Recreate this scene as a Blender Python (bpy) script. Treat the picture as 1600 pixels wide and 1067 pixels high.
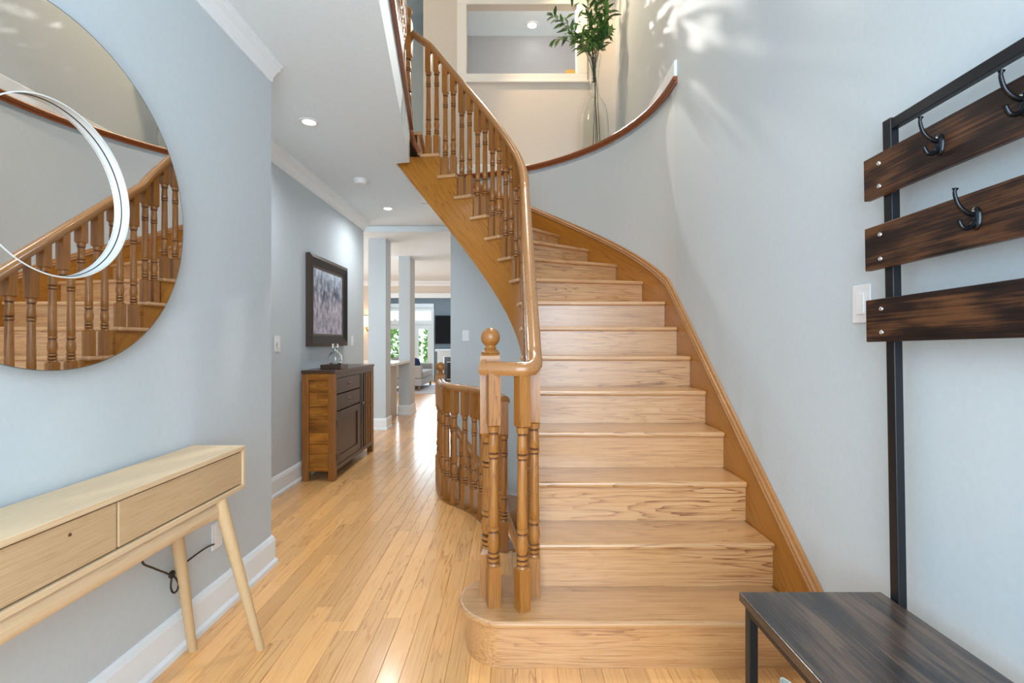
import bpy, bmesh, math, random
from mathutils import Vector, Matrix
random.seed(7)
PI = math.pi
for o in list(bpy.data.objects): bpy.data.objects.remove(o)
S = bpy.context.scene
C = S.collection

# ------------------------------------------------------------------ camera, world, lights, exposure
CAM_H = 1.231
cam = bpy.data.cameras.new('camera'); camo = bpy.data.objects.new('camera', cam); C.objects.link(camo)
cam.sensor_width = 36.0; cam.lens = 755.0/1600*36
camo.location = (0, 0, CAM_H); camo.rotation_euler = (PI/2, 0, 0)
cam.clip_start = 0.02
S.camera = camo
w = bpy.data.worlds.new('world'); S.world = w; w.use_nodes = True
bg = w.node_tree.nodes['Background']; bg.inputs[0].default_value = (0.86, 0.94, 1.0, 1); bg.inputs[1].default_value = 2.2
S.view_settings.view_transform = 'Standard'; S.view_settings.look = 'None'
S.view_settings.gamma = 1.0; S.view_settings.use_curve_mapping = False
S.view_settings.exposure = -0.03

def area(name, loc, rot, sx, sy, power, col):
    l = bpy.data.lights.new(name, 'AREA'); l.shape = 'RECTANGLE'; l.size = sx; l.size_y = sy
    l.energy = power; l.color = col
    o = bpy.data.objects.new(name, l); C.objects.link(o); o.location = loc; o.rotation_euler = rot
    return o
def spot(name, loc, power, col, ang=130, blend=.8, r=.05):
    l = bpy.data.lights.new(name, 'SPOT'); l.energy = power; l.color = col; l.spot_size = math.radians(ang); l.spot_blend = blend
    l.shadow_soft_size = r
    o = bpy.data.objects.new(name, l); C.objects.link(o); o.location = loc
    return o
def point(name, loc, power, col, r=.06):
    l = bpy.data.lights.new(name, 'POINT'); l.energy = power; l.color = col; l.shadow_soft_size = r
    o = bpy.data.objects.new(name, l); C.objects.link(o); o.location = loc
    return o
DAY = (0.74, 0.88, 1.0)
# daylight through the entrance glazing behind the camera (door glass and transom)
area('daylight_entrance_window', (0.1, -1.16, 1.85), (PI/2, 0, 0), 2.0, 2.7, 130, DAY)
# daylight in the family room through its glazed doors, then a kitchen fill
area('daylight_family_room', (-2.6, 14.8, 1.5), (-PI/2, 0, 0), 2.6, 2.0, 100, DAY)
area('kitchen_fill_light', (-4.7, 8.6, 1.6), (0, -PI/2, 0), 1.6, 2.6, 85, (.96, .97, 1.0))  # added fill light for the back rooms, no window stands here

# ------------------------------------------------------------------ helpers
W = {}
class MB:
    def __init__(s): s.v = []; s.f = []
    def add(s, vs, fs):
        n = len(s.v); s.v += [tuple(v) for v in vs]; s.f += [tuple(i+n for i in f) for f in fs]; return s
    def box(s, x0, x1, y0, y1, z0, z1):
        return s.add([(x0,y0,z0),(x1,y0,z0),(x1,y1,z0),(x0,y1,z0),(x0,y0,z1),(x1,y0,z1),(x1,y1,z1),(x0,y1,z1)],
                     [(0,3,2,1),(4,5,6,7),(0,1,5,4),(1,2,6,5),(2,3,7,6),(3,0,4,7)])
    def hexa(s, lo, hi):          # two rings of four points
        return s.add(list(lo)+list(hi), [(3,2,1,0),(4,5,6,7),(0,1,5,4),(1,2,6,5),(2,3,7,6),(3,0,4,7)])
    def prism(s, pts, z0, z1):    # 2-D outline extruded in z
        n = len(pts)
        a = sum(pts[i][0]*pts[(i+1)%n][1]-pts[(i+1)%n][0]*pts[i][1] for i in range(n))
        if a < 0: pts = pts[::-1]
        vs = [(p[0],p[1],z0) for p in pts]+[(p[0],p[1],z1) for p in pts]
        fs = [tuple(range(n-1,-1,-1)), tuple(range(n,2*n))]+[(i,(i+1)%n,n+(i+1)%n,n+i) for i in range(n)]
        return s.add(vs, fs)
    def lathe(s, prof, seg=16, M=None, cap=True):   # prof: (r,z)
        M = M or Matrix(); vs = []; fs = []
        for r, z in prof:
            for k in range(seg):
                a = 2*PI*k/seg; vs.append(M @ Vector((r*math.cos(a), r*math.sin(a), z)))
        m = len(prof)
        for i in range(m-1):
            for k in range(seg):
                fs.append((i*seg+k, i*seg+(k+1)%seg, (i+1)*seg+(k+1)%seg, (i+1)*seg+k))
        if cap: fs += [tuple(range(seg-1,-1,-1)), tuple(range((m-1)*seg, m*seg))]
        return s.add(vs, fs)
    def sweep(s, path, prof, closed=False, cap=True, upv=(0,0,1)):   # prof: closed loop of (right, up)
        P = [Vector(p) for p in path]; n = len(P); m = len(prof); vs = []; fs = []; U = Vector(upv)
        for i in range(n):
            if closed: t = P[(i+1)%n]-P[i-1]
            else: t = P[min(i+1,n-1)]-P[max(i-1,0)]
            t.normalize(); r = t.cross(U)
            if r.length < 1e-4: r = Vector((1,0,0))
            r.normalize(); u = r.cross(t)
            for a, b in prof: vs.append(P[i]+r*a+u*b)
        for i in range(n if closed else n-1):
            j = (i+1)%n
            for k in range(m): fs.append((i*m+k, i*m+(k+1)%m, j*m+(k+1)%m, j*m+k))
        if cap and not closed: fs += [tuple(range(m-1,-1,-1)), tuple(range((n-1)*m, n*m))]
        return s.add(vs, fs)
    def molding(s, path, prof, cap=True):     # like sweep but the section stays vertical: (right, z)
        P = [Vector(p) for p in path]; n = len(P); m = len(prof); vs = []; fs = []
        for i in range(n):
            a = (P[i]-P[i-1]) if i else (P[1]-P[0]); b = (P[i+1]-P[i]) if i < n-1 else (P[-1]-P[-2])
            a = Vector((a.x,a.y,0)).normalized(); b = Vector((b.x,b.y,0)).normalized()
            t = (a+b).normalized(); r = Vector((t.y,-t.x,0)); k = 1/max(.4, t.dot(a))
            for q, z in prof: vs.append(P[i]+r*q*k+Vector((0,0,z)))
        for i in range(n-1):
            for k in range(m): fs.append((i*m+k, i*m+(k+1)%m, (i+1)*m+(k+1)%m, (i+1)*m+k))
        if cap: fs += [tuple(range(m-1,-1,-1)), tuple(range((n-1)*m, n*m))]
        return s.add(vs, fs)
    def tube(s, path, r, seg=8, closed=False):
        rs = r if isinstance(r, (list,tuple)) else [r]*len(path)
        P = [Vector(p) for p in path]; n = len(P); vs = []; fs = []; ref = None
        for i in range(n):
            t = (P[(i+1)%n]-P[i-1]) if closed else P[min(i+1,n-1)]-P[max(i-1,0)]
            t.normalize()
            if ref is None: ref = Vector((0,0,1)) if abs(t.z) < .9 else Vector((1,0,0))
            x = t.cross(ref)
            x = x.normalized() if x.length > 1e-5 else Vector((1,0,0)); y = x.cross(t).normalized(); ref = y
            for k in range(seg):
                a = 2*PI*k/seg; vs.append(P[i]+(x*math.cos(a)+y*math.sin(a))*rs[i])
        for i in range(n if closed else n-1):
            j = (i+1)%n
            for k in range(seg): fs.append((i*seg+k, j*seg+k, j*seg+(k+1)%seg, i*seg+(k+1)%seg))
        if not closed: fs += [tuple(range(seg)), tuple(range(n*seg-1, (n-1)*seg-1, -1))]
        return s.add(vs, fs)
    def mesh(s, name, smooth=None):
        me = bpy.data.meshes.new(name); me.from_pydata(s.v, [], s.f); me.validate()
        bm = bmesh.new(); bm.from_mesh(me); bmesh.ops.recalc_face_normals(bm, faces=bm.faces)
        if smooth is not None:
            th = math.radians(smooth)
            for f in bm.faces: f.smooth = True
            for e in bm.edges:
                if len(e.link_faces) != 2 or e.calc_face_angle(9) > th: e.smooth = False
        bm.to_mesh(me); bm.free(); me.update(); return me

def link(name, me, mat, parent=None, M=None, bevel=0, seg=2):
    o = bpy.data.objects.new(name, me); C.objects.link(o)
    if me is not None and mat is not None:
        if len(me.materials) == 0: me.materials.append(mat)
    M = M or Matrix(); o.matrix_basis = M; W[o] = M
    if parent is not None:
        o.parent = parent; o.matrix_parent_inverse = W[parent].inverted()
    if bevel:
        b = o.modifiers.new('bevel', 'BEVEL'); b.width = bevel; b.segments = seg; b.limit_method = 'ANGLE'; b.angle_limit = math.radians(40)
        b.harden_normals = False
    return o
def obj(name, mb, mat, parent=None, smooth=None, bevel=0, seg=2, M=None):
    return link(name, mb.mesh(name, smooth), mat, parent, M, bevel, seg)
def box(name, b, mat, parent=None, bevel=.003, seg=2):
    """box with its origin at its centre, so procedural grain follows the piece"""
    x0,x1,y0,y1,z0,z1 = b
    c = Vector(((x0+x1)/2,(y0+y1)/2,(z0+z1)/2))
    m = MB().box(x0-c.x,x1-c.x,y0-c.y,y1-c.y,z0-c.z,z1-c.z)
    return link(name, m.mesh(name), mat, parent, Matrix.Translation(c), bevel, seg)
def tag(o, label, cat, group=None, kind=None):
    o['label'] = label; o['category'] = cat
    if group: o['group'] = group
    if kind: o['kind'] = kind
    return o
def thing(name, label, cat, loc=(0,0,0), group=None, kind=None):
    o = link(name, None, None, None, Matrix.Translation(Vector(loc))); o.empty_display_size = .1
    return tag(o, label, cat, group, kind)
def struct(o, label, cat):
    return tag(o, label, cat, None, 'structure')

# ------------------------------------------------------------------ materials
def newmat(name):
    m = bpy.data.materials.new(name); m.use_nodes = True
    nt = m.node_tree; return m, nt, nt.nodes['Principled BSDF'], nt.nodes, nt.links
def paint(name, col, rough=.6, var=.02, bump=.02, scale=60):
    m, nt, b, N, L = newmat(name)
    tc = N.new('ShaderNodeNewGeometry'); n = N.new('ShaderNodeTexNoise'); n.inputs['Scale'].default_value = scale; n.inputs['Detail'].default_value = 3
    L.new(tc.outputs['Position'], n.inputs['Vector'])
    r = N.new('ShaderNodeValToRGB')
    r.color_ramp.elements[0].position = .3; r.color_ramp.elements[1].position = .7
    r.color_ramp.elements[0].color = (*[c*(1-var) for c in col],1); r.color_ramp.elements[1].color = (*[min(1,c*(1+var)) for c in col],1)
    L.new(n.outputs['Fac'], r.inputs[0]); L.new(r.outputs[0], b.inputs['Base Color'])
    bp = N.new('ShaderNodeBump'); bp.inputs['Strength'].default_value = bump; bp.inputs['Distance'].default_value = .002
    L.new(n.outputs['Fac'], bp.inputs['Height']); L.new(bp.outputs[0], b.inputs['Normal'])
    b.inputs['Roughness'].default_value = rough; return m
def plain(name, col, rough=.4, metal=0.0, coat=0.0):
    m, nt, b, N, L = newmat(name)
    n = N.new('ShaderNodeTexNoise'); n.inputs['Scale'].default_value = 40
    mr = N.new('ShaderNodeMapRange'); mr.inputs['To Min'].default_value = max(0,rough-.04); mr.inputs['To Max'].default_value = rough+.04
    L.new(n.outputs['Fac'], mr.inputs['Value']); L.new(mr.outputs[0], b.inputs['Roughness'])
    b.inputs['Base Color'].default_value = (*col,1); b.inputs['Metallic'].default_value = metal
    b.inputs['Coat Weight'].default_value = coat; return m
def emit(name, col, st):
    m, nt, b, N, L = newmat(name)
    b.inputs['Base Color'].default_value = (*col,1); b.inputs['Emission Color'].default_value = (*col,1); b.inputs['Emission Strength'].default_value = st; return m
def glass(name, col=(1,1,1), rough=0.0, ior=1.45):
    m, nt, b, N, L = newmat(name)
    b.inputs['Base Color'].default_value = (*col,1); b.inputs['Transmission Weight'].default_value = 1; b.inputs['Roughness'].default_value = rough; b.inputs['IOR'].default_value = ior
    return m
def wood(name, dark, mid, light, axis=0, scale=1.0, rough=.34, pores=.35, coat=.25, rings=.5, world=False, spread=.12, figure=14.0, cr=.15, blotch=.35, bmap=(.7,2.4), spec=.5):
    """grain along the local axis; every object gets its own offset and a slightly different tone"""
    m, nt, b, N, L = newmat(name)
    if world == 'uv': src = N.new('ShaderNodeUVMap').outputs[0]
    elif world: src = N.new('ShaderNodeNewGeometry').outputs['Position']
    else: src = N.new('ShaderNodeTexCoord').outputs['Object']
    oi = N.new('ShaderNodeObjectInfo')
    off = N.new('ShaderNodeVectorMath'); off.operation = 'SCALE'; off.inputs[0].default_value = (7.3, 5.1, 9.7)
    L.new(oi.outputs['Random'], off.inputs['Scale'])
    ad = N.new('ShaderNodeVectorMath'); ad.operation = 'ADD'; L.new(src, ad.inputs[0]); L.new(off.outputs[0], ad.inputs[1])
    def mp(a, c):
        q = N.new('ShaderNodeMapping'); s = [c*scale]*3; s[axis] = a*scale
        q.inputs['Scale'].default_value = s; L.new(ad.outputs[0], q.inputs['Vector']); return q.outputs[0]
    n1 = N.new('ShaderNodeTexNoise'); n1.inputs['Scale'].default_value = 1; n1.inputs['Detail'].default_value = 3; n1.inputs['Roughness'].default_value = .35
    L.new(mp(1.3, 15.0), n1.inputs['Vector'])
    # contour lines of a stretched noise field give cathedral figure
    mu = N.new('ShaderNodeMath'); mu.operation = 'MULTIPLY'; mu.inputs[1].default_value = figure; L.new(n1.outputs['Fac'], mu.inputs[0])
    fr = N.new('ShaderNodeMath'); fr.operation = 'FRACT'; L.new(mu.outputs[0], fr.inputs[0])
    n2 = N.new('ShaderNodeTexNoise'); n2.inputs['Scale'].default_value = 1; n2.inputs['Detail'].default_value = 5; n2.inputs['Roughness'].default_value = .65
    L.new(mp(4.0, 230), n2.inputs['Vector'])
    n3 = N.new('ShaderNodeTexNoise'); n3.inputs['Scale'].default_value = 1; n3.inputs['Detail'].default_value = 2
    L.new(mp(*bmap), n3.inputs['Vector'])
    n3.inputs['Detail'].default_value = 2 if blotch < 1 else 6; b.inputs['Specular IOR Level'].default_value = spec
    ramp = N.new('ShaderNodeValToRGB'); e = ramp.color_ramp.elements
    e[0].position = .0; e[0].color = (*dark,1); e[1].position = 1; e[1].color = (*light,1)
    q = ramp.color_ramp.elements.new(.45); q.color = (*mid,1)
    # value = .55*n2 + rings*fract + tone
    a1 = N.new('ShaderNodeMath'); a1.operation = 'MULTIPLY_ADD'; L.new(n2.outputs['Fac'], a1.inputs[0]); a1.inputs[1].default_value = pores*2.6; a1.inputs[2].default_value = .42-pores*1.3
    pw = N.new('ShaderNodeMath'); pw.operation = 'POWER'; L.new(fr.outputs[0], pw.inputs[0]); pw.inputs[1].default_value = 4.0
    rm = N.new('ShaderNodeMath'); rm.operation = 'MULTIPLY'; L.new(pw.outputs[0], rm.inputs[0])
    rk = N.new('ShaderNodeMapRange'); rk.inputs['From Min'].default_value = .42; rk.inputs['From Max'].default_value = .66; rk.inputs['To Min'].default_value = rings*.2; rk.inputs['To Max'].default_value = rings*1.3; L.new(n3.outputs['Fac'], rk.inputs['Value']); L.new(rk.outputs[0], rm.inputs[1])
    a2 = N.new('ShaderNodeMath'); a2.operation = 'MULTIPLY_ADD'; L.new(rm.outputs[0], a2.inputs[0]); a2.inputs[1].default_value = -1.0; L.new(a1.outputs[0], a2.inputs[2])
    a3 = N.new('ShaderNodeMath'); a3.operation = 'MULTIPLY_ADD'; L.new(n3.outputs['Fac'], a3.inputs[0]); a3.inputs[1].default_value = blotch; L.new(a2.outputs[0], a3.inputs[2])
    a4 = N.new('ShaderNodeMath'); a4.operation = 'ADD'; a4.inputs[1].default_value = -(blotch-.35)*.5; L.new(a3.outputs[0], a4.inputs[0]); a3 = a4
    L.new(a3.outputs[0], ramp.inputs[0])
    hs = N.new('ShaderNodeHueSaturation'); mr = N.new('ShaderNodeMapRange'); mr.inputs['To Min'].default_value = 1-spread; mr.inputs['To Max'].default_value = 1+spread
    L.new(oi.outputs['Random'], mr.inputs['Value']); L.new(mr.outputs[0], hs.inputs['Value']); L.new(ramp.outputs[0], hs.inputs['Color'])
    L.new(hs.outputs[0], b.inputs['Base Color'])
    bp = N.new('ShaderNodeBump'); bp.inputs['Strength'].default_value = .08; bp.inputs['Distance'].default_value = .001
    L.new(n2.outputs['Fac'], bp.inputs['Height']); L.new(bp.outputs[0], b.inputs['Normal'])
    b.inputs['Roughness'].default_value = rough; b.inputs['Coat Weight'].default_value = coat; b.inputs['Coat Roughness'].default_value = cr
    return m

GREY = paint('grey_paint', (.565, .63, .668))
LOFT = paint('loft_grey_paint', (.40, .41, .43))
GREY_GREEN = paint('grey_green_paint', (.60, .65, .665))
BEIGE = paint('beige_paint', (.68, .60, .52))
WHITE = paint('white_ceiling_paint', (.80, .885, .935), .7)
TRIM = paint('white_trim_paint', (.84, .90, .945), .35, .01, .01)
SLATE = paint('slate_blue_paint', (.20, .25, .29))
OAK = wood('oak_tread', (.20,.07,.018), (.53,.265,.098), (.65,.40,.19), 0, 1.0, .38, .72, 1.0, .6, spread=.06, figure=11, cr=.30, spec=.9)
OAK_V = wood('oak_baluster', (.10,.028,.005), (.31,.115,.019), (.46,.215,.055), 2, 1.6, .32, .5, .2, .35, spread=.10)
GROOVE = plain('dark_stained_groove', (.13,.045,.012), .4)
OAK_RAIL = wood('oak_handrail', (.17,.058,.016), (.35,.15,.046), (.46,.235,.085), 1, 1.2, .26, .30, .5, .35, spread=.03)
OAK_STR = wood('oak_stringer', (.18,.055,.006), (.39,.15,.018), (.49,.215,.035), 0, .9, .36, .5, .08, .45, spread=.03, figure=11, world='uv', spec=.25)
RED_TRIM = wood('red_stained_trim', (.13,.03,.008), (.25,.07,.02), (.36,.13,.045), 1, 1.2, .28, .3, .5, .2, spread=.02)
PLANK = wood('floor_plank_oak', (.40,.155,.04), (.78,.405,.145), (.88,.52,.22), 1, 1.0, .27, .5, .45, .45, world=True, spread=.13, figure=10)
PALE = wood('pale_console_oak', (.40,.26,.13), (.66,.485,.295), (.76,.60,.41), 1, 1.1, .5, .45, .0, .2, spread=.02)
PALE_D = wood('pale_drawer_oak', (.32,.195,.09), (.53,.365,.20), (.64,.475,.30), 1, 2.0, .5, .6, .0, .1, spread=.04)
PALE_L = wood('pale_leg_oak', (.44,.28,.13), (.58,.40,.215), (.66,.49,.29), 2, 1.2, .5, .2, .0, .15, spread=.02)
DARKW = wood('dark_rustic_board', (.004,.003,.003), (.018,.008,.006), (.12,.050,.020), 1, 1.0, .42, .7, .0, .2, spread=.12, figure=3, blotch=2.6, bmap=(4.5,20), spec=.3)
DARKT = wood('dark_bench_top', (.005,.005,.007), (.022,.017,.017), (.11,.072,.050), 1, 1.0, .30, .7, .35, .2, spread=.02, figure=4, blotch=2.4, bmap=(3.0,16))
CAB = wood('brown_cabinet_wood', (.035,.008,.001), (.24,.078,.007), (.50,.215,.028), 0, 2.2, .38, .5, .1, .35, spread=.30, spec=.3, blotch=1.5, bmap=(2.0,9.0))
CAB_V = wood('brown_cabinet_stile', (.035,.008,.001), (.20,.066,.007), (.42,.175,.024), 2, 2.0, .38, .5, .1, .3, spread=.15)
CAB_F = wood('dark_cabinet_front', (.010,.005,.003), (.040,.018,.010), (.085,.042,.022), 1, 2.0, .32, .4, .15, .2, spread=.12)
BLACKM = plain('black_metal', (.012,.014,.018), .35, .3)
HOOKM = plain('gunmetal_hook', (.03,.034,.04), .22, .9)
STEEL = plain('steel', (.6,.6,.6), .3, 1)
BRASS = plain('aged_brass', (.25,.19,.10), .35, 1)
PLASTIC = plain('white_plastic', (.82,.83,.84), .35)
MIRROR = plain('mirror_silver', (.93,.94,.94), .0, 1); MIRROR.node_tree.nodes['Principled BSDF'].inputs['Roughness'].default_value = 0
for l in list(MIRROR.node_tree.links):
    if l.to_socket.name == 'Roughness': MIRROR.node_tree.links.remove(l)
BLACK = plain('black_rubber', (.01,.01,.011), .45)
GLASS = glass('clear_glass', (.96,.99,.98))
LEAF = plain('leaf_green', (.085,.20,.04), .4)
STEM = plain('stem_brown', (.06,.05,.02), .6)
LAMP = emit('lamp_diffuser', (1,.97,.92), 14)

# ------------------------------------------------------------------ key curves (plan view)
R_ = 0.19; RUN = 0.2405; D8 = 3.473
XW = 1.13; DB = 5.28
def ellarc(cx, cy, a, b, n=90): return [(cx+a*math.cos(PI/2*i/n), cy+b*math.sin(PI/2*i/n)) for i in range(n+1)]
class Curve:
    def __init__(s, x, ell, D0):
        cx, cy, a, b = ell
        s.P = [(x, D0)] + ellarc(cx, cy, a, b) + [(cx-2.0, cy+b)]
        s.S = [0.0]
        for i in range(1, len(s.P)): s.S.append(s.S[-1]+math.dist(s.P[i], s.P[i-1]))
        s.s8 = D8-D0
    def at(s, d):
        d = max(0, min(d, s.S[-1]-1e-6)); i = 1
        while s.S[i] < d: i += 1
        t = (d-s.S[i-1])/(s.S[i]-s.S[i-1]); a, b = s.P[i-1], s.P[i]
        L = math.dist(a, b)
        return Vector((a[0]+(b[0]-a[0])*t, a[1]+(b[1]-a[1])*t)), Vector(((b[0]-a[0])/L, (b[1]-a[1])/L))
INN = Curve(.053, (-.85, 3.5, .903, .66), -2.0)
OUT = Curve(XW, (-.85, 3.35, 1.98, 1.93), -2.0)
def inner(p, off=0.0):      # off > 0: into the stair
    q, t = INN.at(INN.s8+(RUN if p <= 8 else .148)*(p-8)); return q+Vector((t.y,-t.x))*off
def outer(p, off=0.0):      # off > 0: into the stair
    q, t = OUT.at(OUT.s8+(RUN if p <= 8 else .372)*(p-8)); return q+Vector((-t.y,t.x))*off
EDGE = lambda d: -.862+.1413*(4.07-d)      # edge of the upper floor opening

# ------------------------------------------------------------------ structure
# floor: sub-floor with the stairwell left open, planks laid on it
GUARD = [(-.65,4.40),(-.615,4.18),(-.575,3.98),(-.53,3.81),(-.455,3.685),(-.375,3.605),(-.30,3.52),(-.23,3.415),(-.165,3.28),(-.11,3.13),(-.07,2.99),(-.045,2.85)]
hole = [(-.65,5.2)]+GUARD+[(.08,2.80),(1.05,2.80),(1.05,3.6)]
def in_poly(x, y, P):
    c = False; n = len(P)
    for i in range(n):
        (x1,y1),(x2,y2) = P[i], P[(i+1)%n]
        if (y1 > y) != (y2 > y) and x < (x2-x1)*(y-y1)/(y2-y1)+x1: c = not c
    return c
PL_END = 7.3
mb = MB()
mb.box(-5, 1.3, -1.4, 2.80, -.25, -.012)
mb.box(-5, -.66, 2.80, PL_END, -.25, -.012)
mb.prism([(-.66,2.8)]+[g for g in reversed(GUARD)]+[(-.66,4.4)], -.25, -.012)
mb.box(-.66, 1.3, 5.22, PL_END, -.25, -.012)
mb.box(-5, 1.3, PL_END, 15.6, -.25, 0)
floor_m = PLANK.copy(); floor_m.name = 'floor_far_strips'
nt = floor_m.node_tree
br = nt.nodes.new('ShaderNodeTexBrick'); br.inputs['Scale'].default_value = 1; br.inputs['Brick Width'].default_value = .9; br.inputs['Row Height'].default_value = .083
br.inputs['Mortar Size'].default_value = .0015; br.inputs['Color1'].default_value = (.85,.85,.85,1); br.inputs['Color2'].default_value = (1.1,1.1,1.1,1); br.inputs['Mortar'].default_value = (.5,.45,.4,1)
g = nt.nodes.new('ShaderNodeNewGeometry'); mpn = nt.nodes.new('ShaderNodeMapping'); mpn.inputs['Rotation'].default_value = (0,0,PI/2)
nt.links.new(g.outputs['Position'], mpn.inputs[0]); nt.links.new(mpn.outputs[0], br.inputs['Vector'])
mx = nt.nodes.new('ShaderNodeMix'); mx.data_type = 'RGBA'; mx.blend_type = 'MULTIPLY'; mx.inputs[0].default_value = 1
hsn = [n for n in nt.nodes if n.bl_idname == 'ShaderNodeHueSaturation'][0]; pb = nt.nodes['Principled BSDF']
nt.links.new(hsn.outputs[0], mx.inputs[6]); nt.links.new(br.outputs['Color'], mx.inputs[7]); nt.links.new(mx.outputs[2], pb.inputs['Base Color'])
floor = struct(obj('floor', mb, floor_m), 'honey oak strip floor of the foyer and hall', 'floor')
def plank_mesh():
    m = MB(); a, c = .5, .012
    z = [-1, -.12, 0]
    vs = []
    for zz, ins in ((-1,0),(-.10,0),(0,.015)):
        vs += [(-a+ins,-a+ins*.1,zz),(a-ins,-a+ins*.1,zz),(a-ins,a-ins*.1,zz),(-a+ins,a-ins*.1,zz)]
    fs = [(8,9,10,11),(3,2,1,0)]
    for i in (0,4): fs += [(i+k, i+(k+1)%4, i+4+(k+1)%4, i+4+k) for k in range(4)]
    m.add(vs, fs); return m.mesh('plank')
PM = plank_mesh(); PM.materials.append(PLANK)
PWID = .083
nx0 = -1.905
def free(x, y): return not in_poly(x, y, hole) and not (x > .10 and y > 2.1)
for i in range(37):
    x = nx0+PWID*(i+.5)
    if x > 1.13: break
    y = .95-random.random()*.7
    while y < PL_END:
        y1 = min(PL_END, y+random.uniform(.55, 1.35))
        if PL_END-y1 < .25: y1 = PL_END
        segs = []; k = y; st = None                     # clip the plank where the stairwell opens
        while k <= y1+1e-6:
            ok = free(x, k)
            if ok and st is None: st = k
            if (not ok or k+.02 > y1) and st is not None:
                segs.append((st, y1 if ok else k)); st = None
            k += .02
        for a, b in segs:
            if b-a < .06: continue
            if x > -.62 and a > 4.4: continue            # behind the stair wall
            M = Matrix.Translation((x,(a+b)/2,random.uniform(-.0005,.0)))@Matrix.Diagonal((PWID-.0008, b-a-.0008, .012, 1))
            link('plank', PM, PLANK, floor, M)
        y = y1

# walls
def wall(name, mat, label, *boxes):
    m = MB()
    for b in boxes: m.box(*b)
    return struct(obj(name, m, mat), label, 'wall')
wall('wall_left', GREY, 'grey painted wall carrying the round mirror', (-2.0,-1.325,-1.2,2.66,-.02,2.74))
wall('wall_hall', GREY, 'grey hall wall behind the dark cabinet and picture', (-2.05,-1.88,2.60,6.12,-.02,2.74))
wall('wall_right', GREY, 'tall grey foyer wall behind the coat rack', (XW,XW+.14,-1.35,DB+.12,-.02,5.48))
mb = MB()
mb.box(-.97,-.497,DB,DB+.1,3.04,5.48); mb.box(.706,XW,DB,DB+.1,3.04,5.48)
mb.box(-.497,.706,DB,DB+.1,3.04,4.15); mb.box(-.497,.706,DB,DB+.1,4.91,5.48)
struct(obj('wall_back', mb, BEIGE), 'beige upper wall above the plant ledge with a wide opening', 'wall')
# curved stair wall
arc = [(XW, 2.6)]+ellarc(-.85, 3.35, 1.98, 1.93, 48)[1:]
arc = [(XW,3.35)]+ellarc(-.85, 3.35, 1.98, 1.93, 48)[1:]
cv = [p for p in arc if p[0] > -.67]+[(-.67, 5.272)]
cv[0] = (XW-.0005, 3.35)
mb = MB()
n = len(cv); off = []
for i, p in enumerate(cv):
    a = Vector(cv[max(i-1,0)]); b = Vector(cv[min(i+1,n-1)]); t = (b-a).normalized(); off.append((p[0]+t.y*.06, p[1]-t.x*.06))
mb.prism(cv+off[::-1], -2.4, 3.0)
struct(obj('wall_curved', mb, GREY_GREEN, smooth=40), 'grey curved wall sweeping around the staircase', 'wall')
# ledge floor behind the curved wall cap
led = [p for p in arc if p[1] >= 3.35]
mb = MB().prism([(p[0]+.0,p[1]) for p in led]+[(-.85,DB+.01),(XW+.01,DB+.01)], 2.96, 3.04)
struct(obj('ledge', mb, WHITE), 'plant ledge on top of the curved wall', 'ledge')
mb = MB().molding([(XW-.02,3.31,3.15)]+[(XW-.02,DB-.02,3.15)]+[(-.95,DB-.02,3.15)], [(.02,-.11),(.0,-.11),(.0,0),(.012,.012),(.02,.012)])
struct(obj('baseboard_ledge', mb, TRIM), 'white baseboard along the plant ledge', 'baseboard')
# room behind the upper opening
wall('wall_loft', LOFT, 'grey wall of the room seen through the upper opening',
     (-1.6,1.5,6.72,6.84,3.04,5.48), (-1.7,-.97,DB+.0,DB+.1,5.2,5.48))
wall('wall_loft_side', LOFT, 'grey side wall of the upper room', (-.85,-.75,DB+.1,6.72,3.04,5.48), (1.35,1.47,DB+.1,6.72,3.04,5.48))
wall('wall_upper_hall', GREY, 'grey wall at the end of the upper hall', (-3.2,-.85,6.3,6.42,3.04,5.48), (-3.3,-3.18,-1.2,6.42,3.04,5.48))
# second floor slab, its underside is the hall ceiling
sl = [(-5.0,-1.3),(EDGE(-1.3),-1.3),(EDGE(4.07),4.07),(-.985,4.10),(-.985,DB+.02),(1.4,DB+.02),(1.4,6.9),(-5.0,6.9)]
struct(obj('ceiling', MB().prism(sl, 2.74, 3.035), WHITE), 'white hall ceiling under the upper floor', 'ceiling')
struct(obj('ceiling_upper', MB().box(-5,1.4,-1.35,6.9,5.48,5.58), WHITE), 'white ceiling above the two storey foyer', 'ceiling')
struct(obj('ceiling_back', MB().box(-5,1.4,6.30,15.7,2.66,2.735), WHITE), 'lower white ceiling over the rooms at the back', 'ceiling')
# entrance wall behind the camera, with its glazing
mb = MB()
mb.box(-3.3,-.9,-1.35,-1.2,-.02,5.48); mb.box(1.1,1.3,-1.35,-1.2,-.02,5.48); mb.box(-.9,1.1,-1.35,-1.2,3.25,5.48); mb.box(-.9,1.1,-1.35,-1.2,-.02,.48)
struct(obj('wall_front', mb, GREY), 'grey entrance wall around the glazing', 'wall')
mb = MB()
for z in (.48,2.2,3.19): mb.box(-.9,1.1,-1.32,-1.26,z,z+.06)
for x in (-.9,-.25,.41,1.04): mb.box(x,x+.06,-1.32,-1.26,.48,3.25)
struct(obj('window_1', mb, TRIM), 'white mullioned entrance glazing', 'window')
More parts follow.
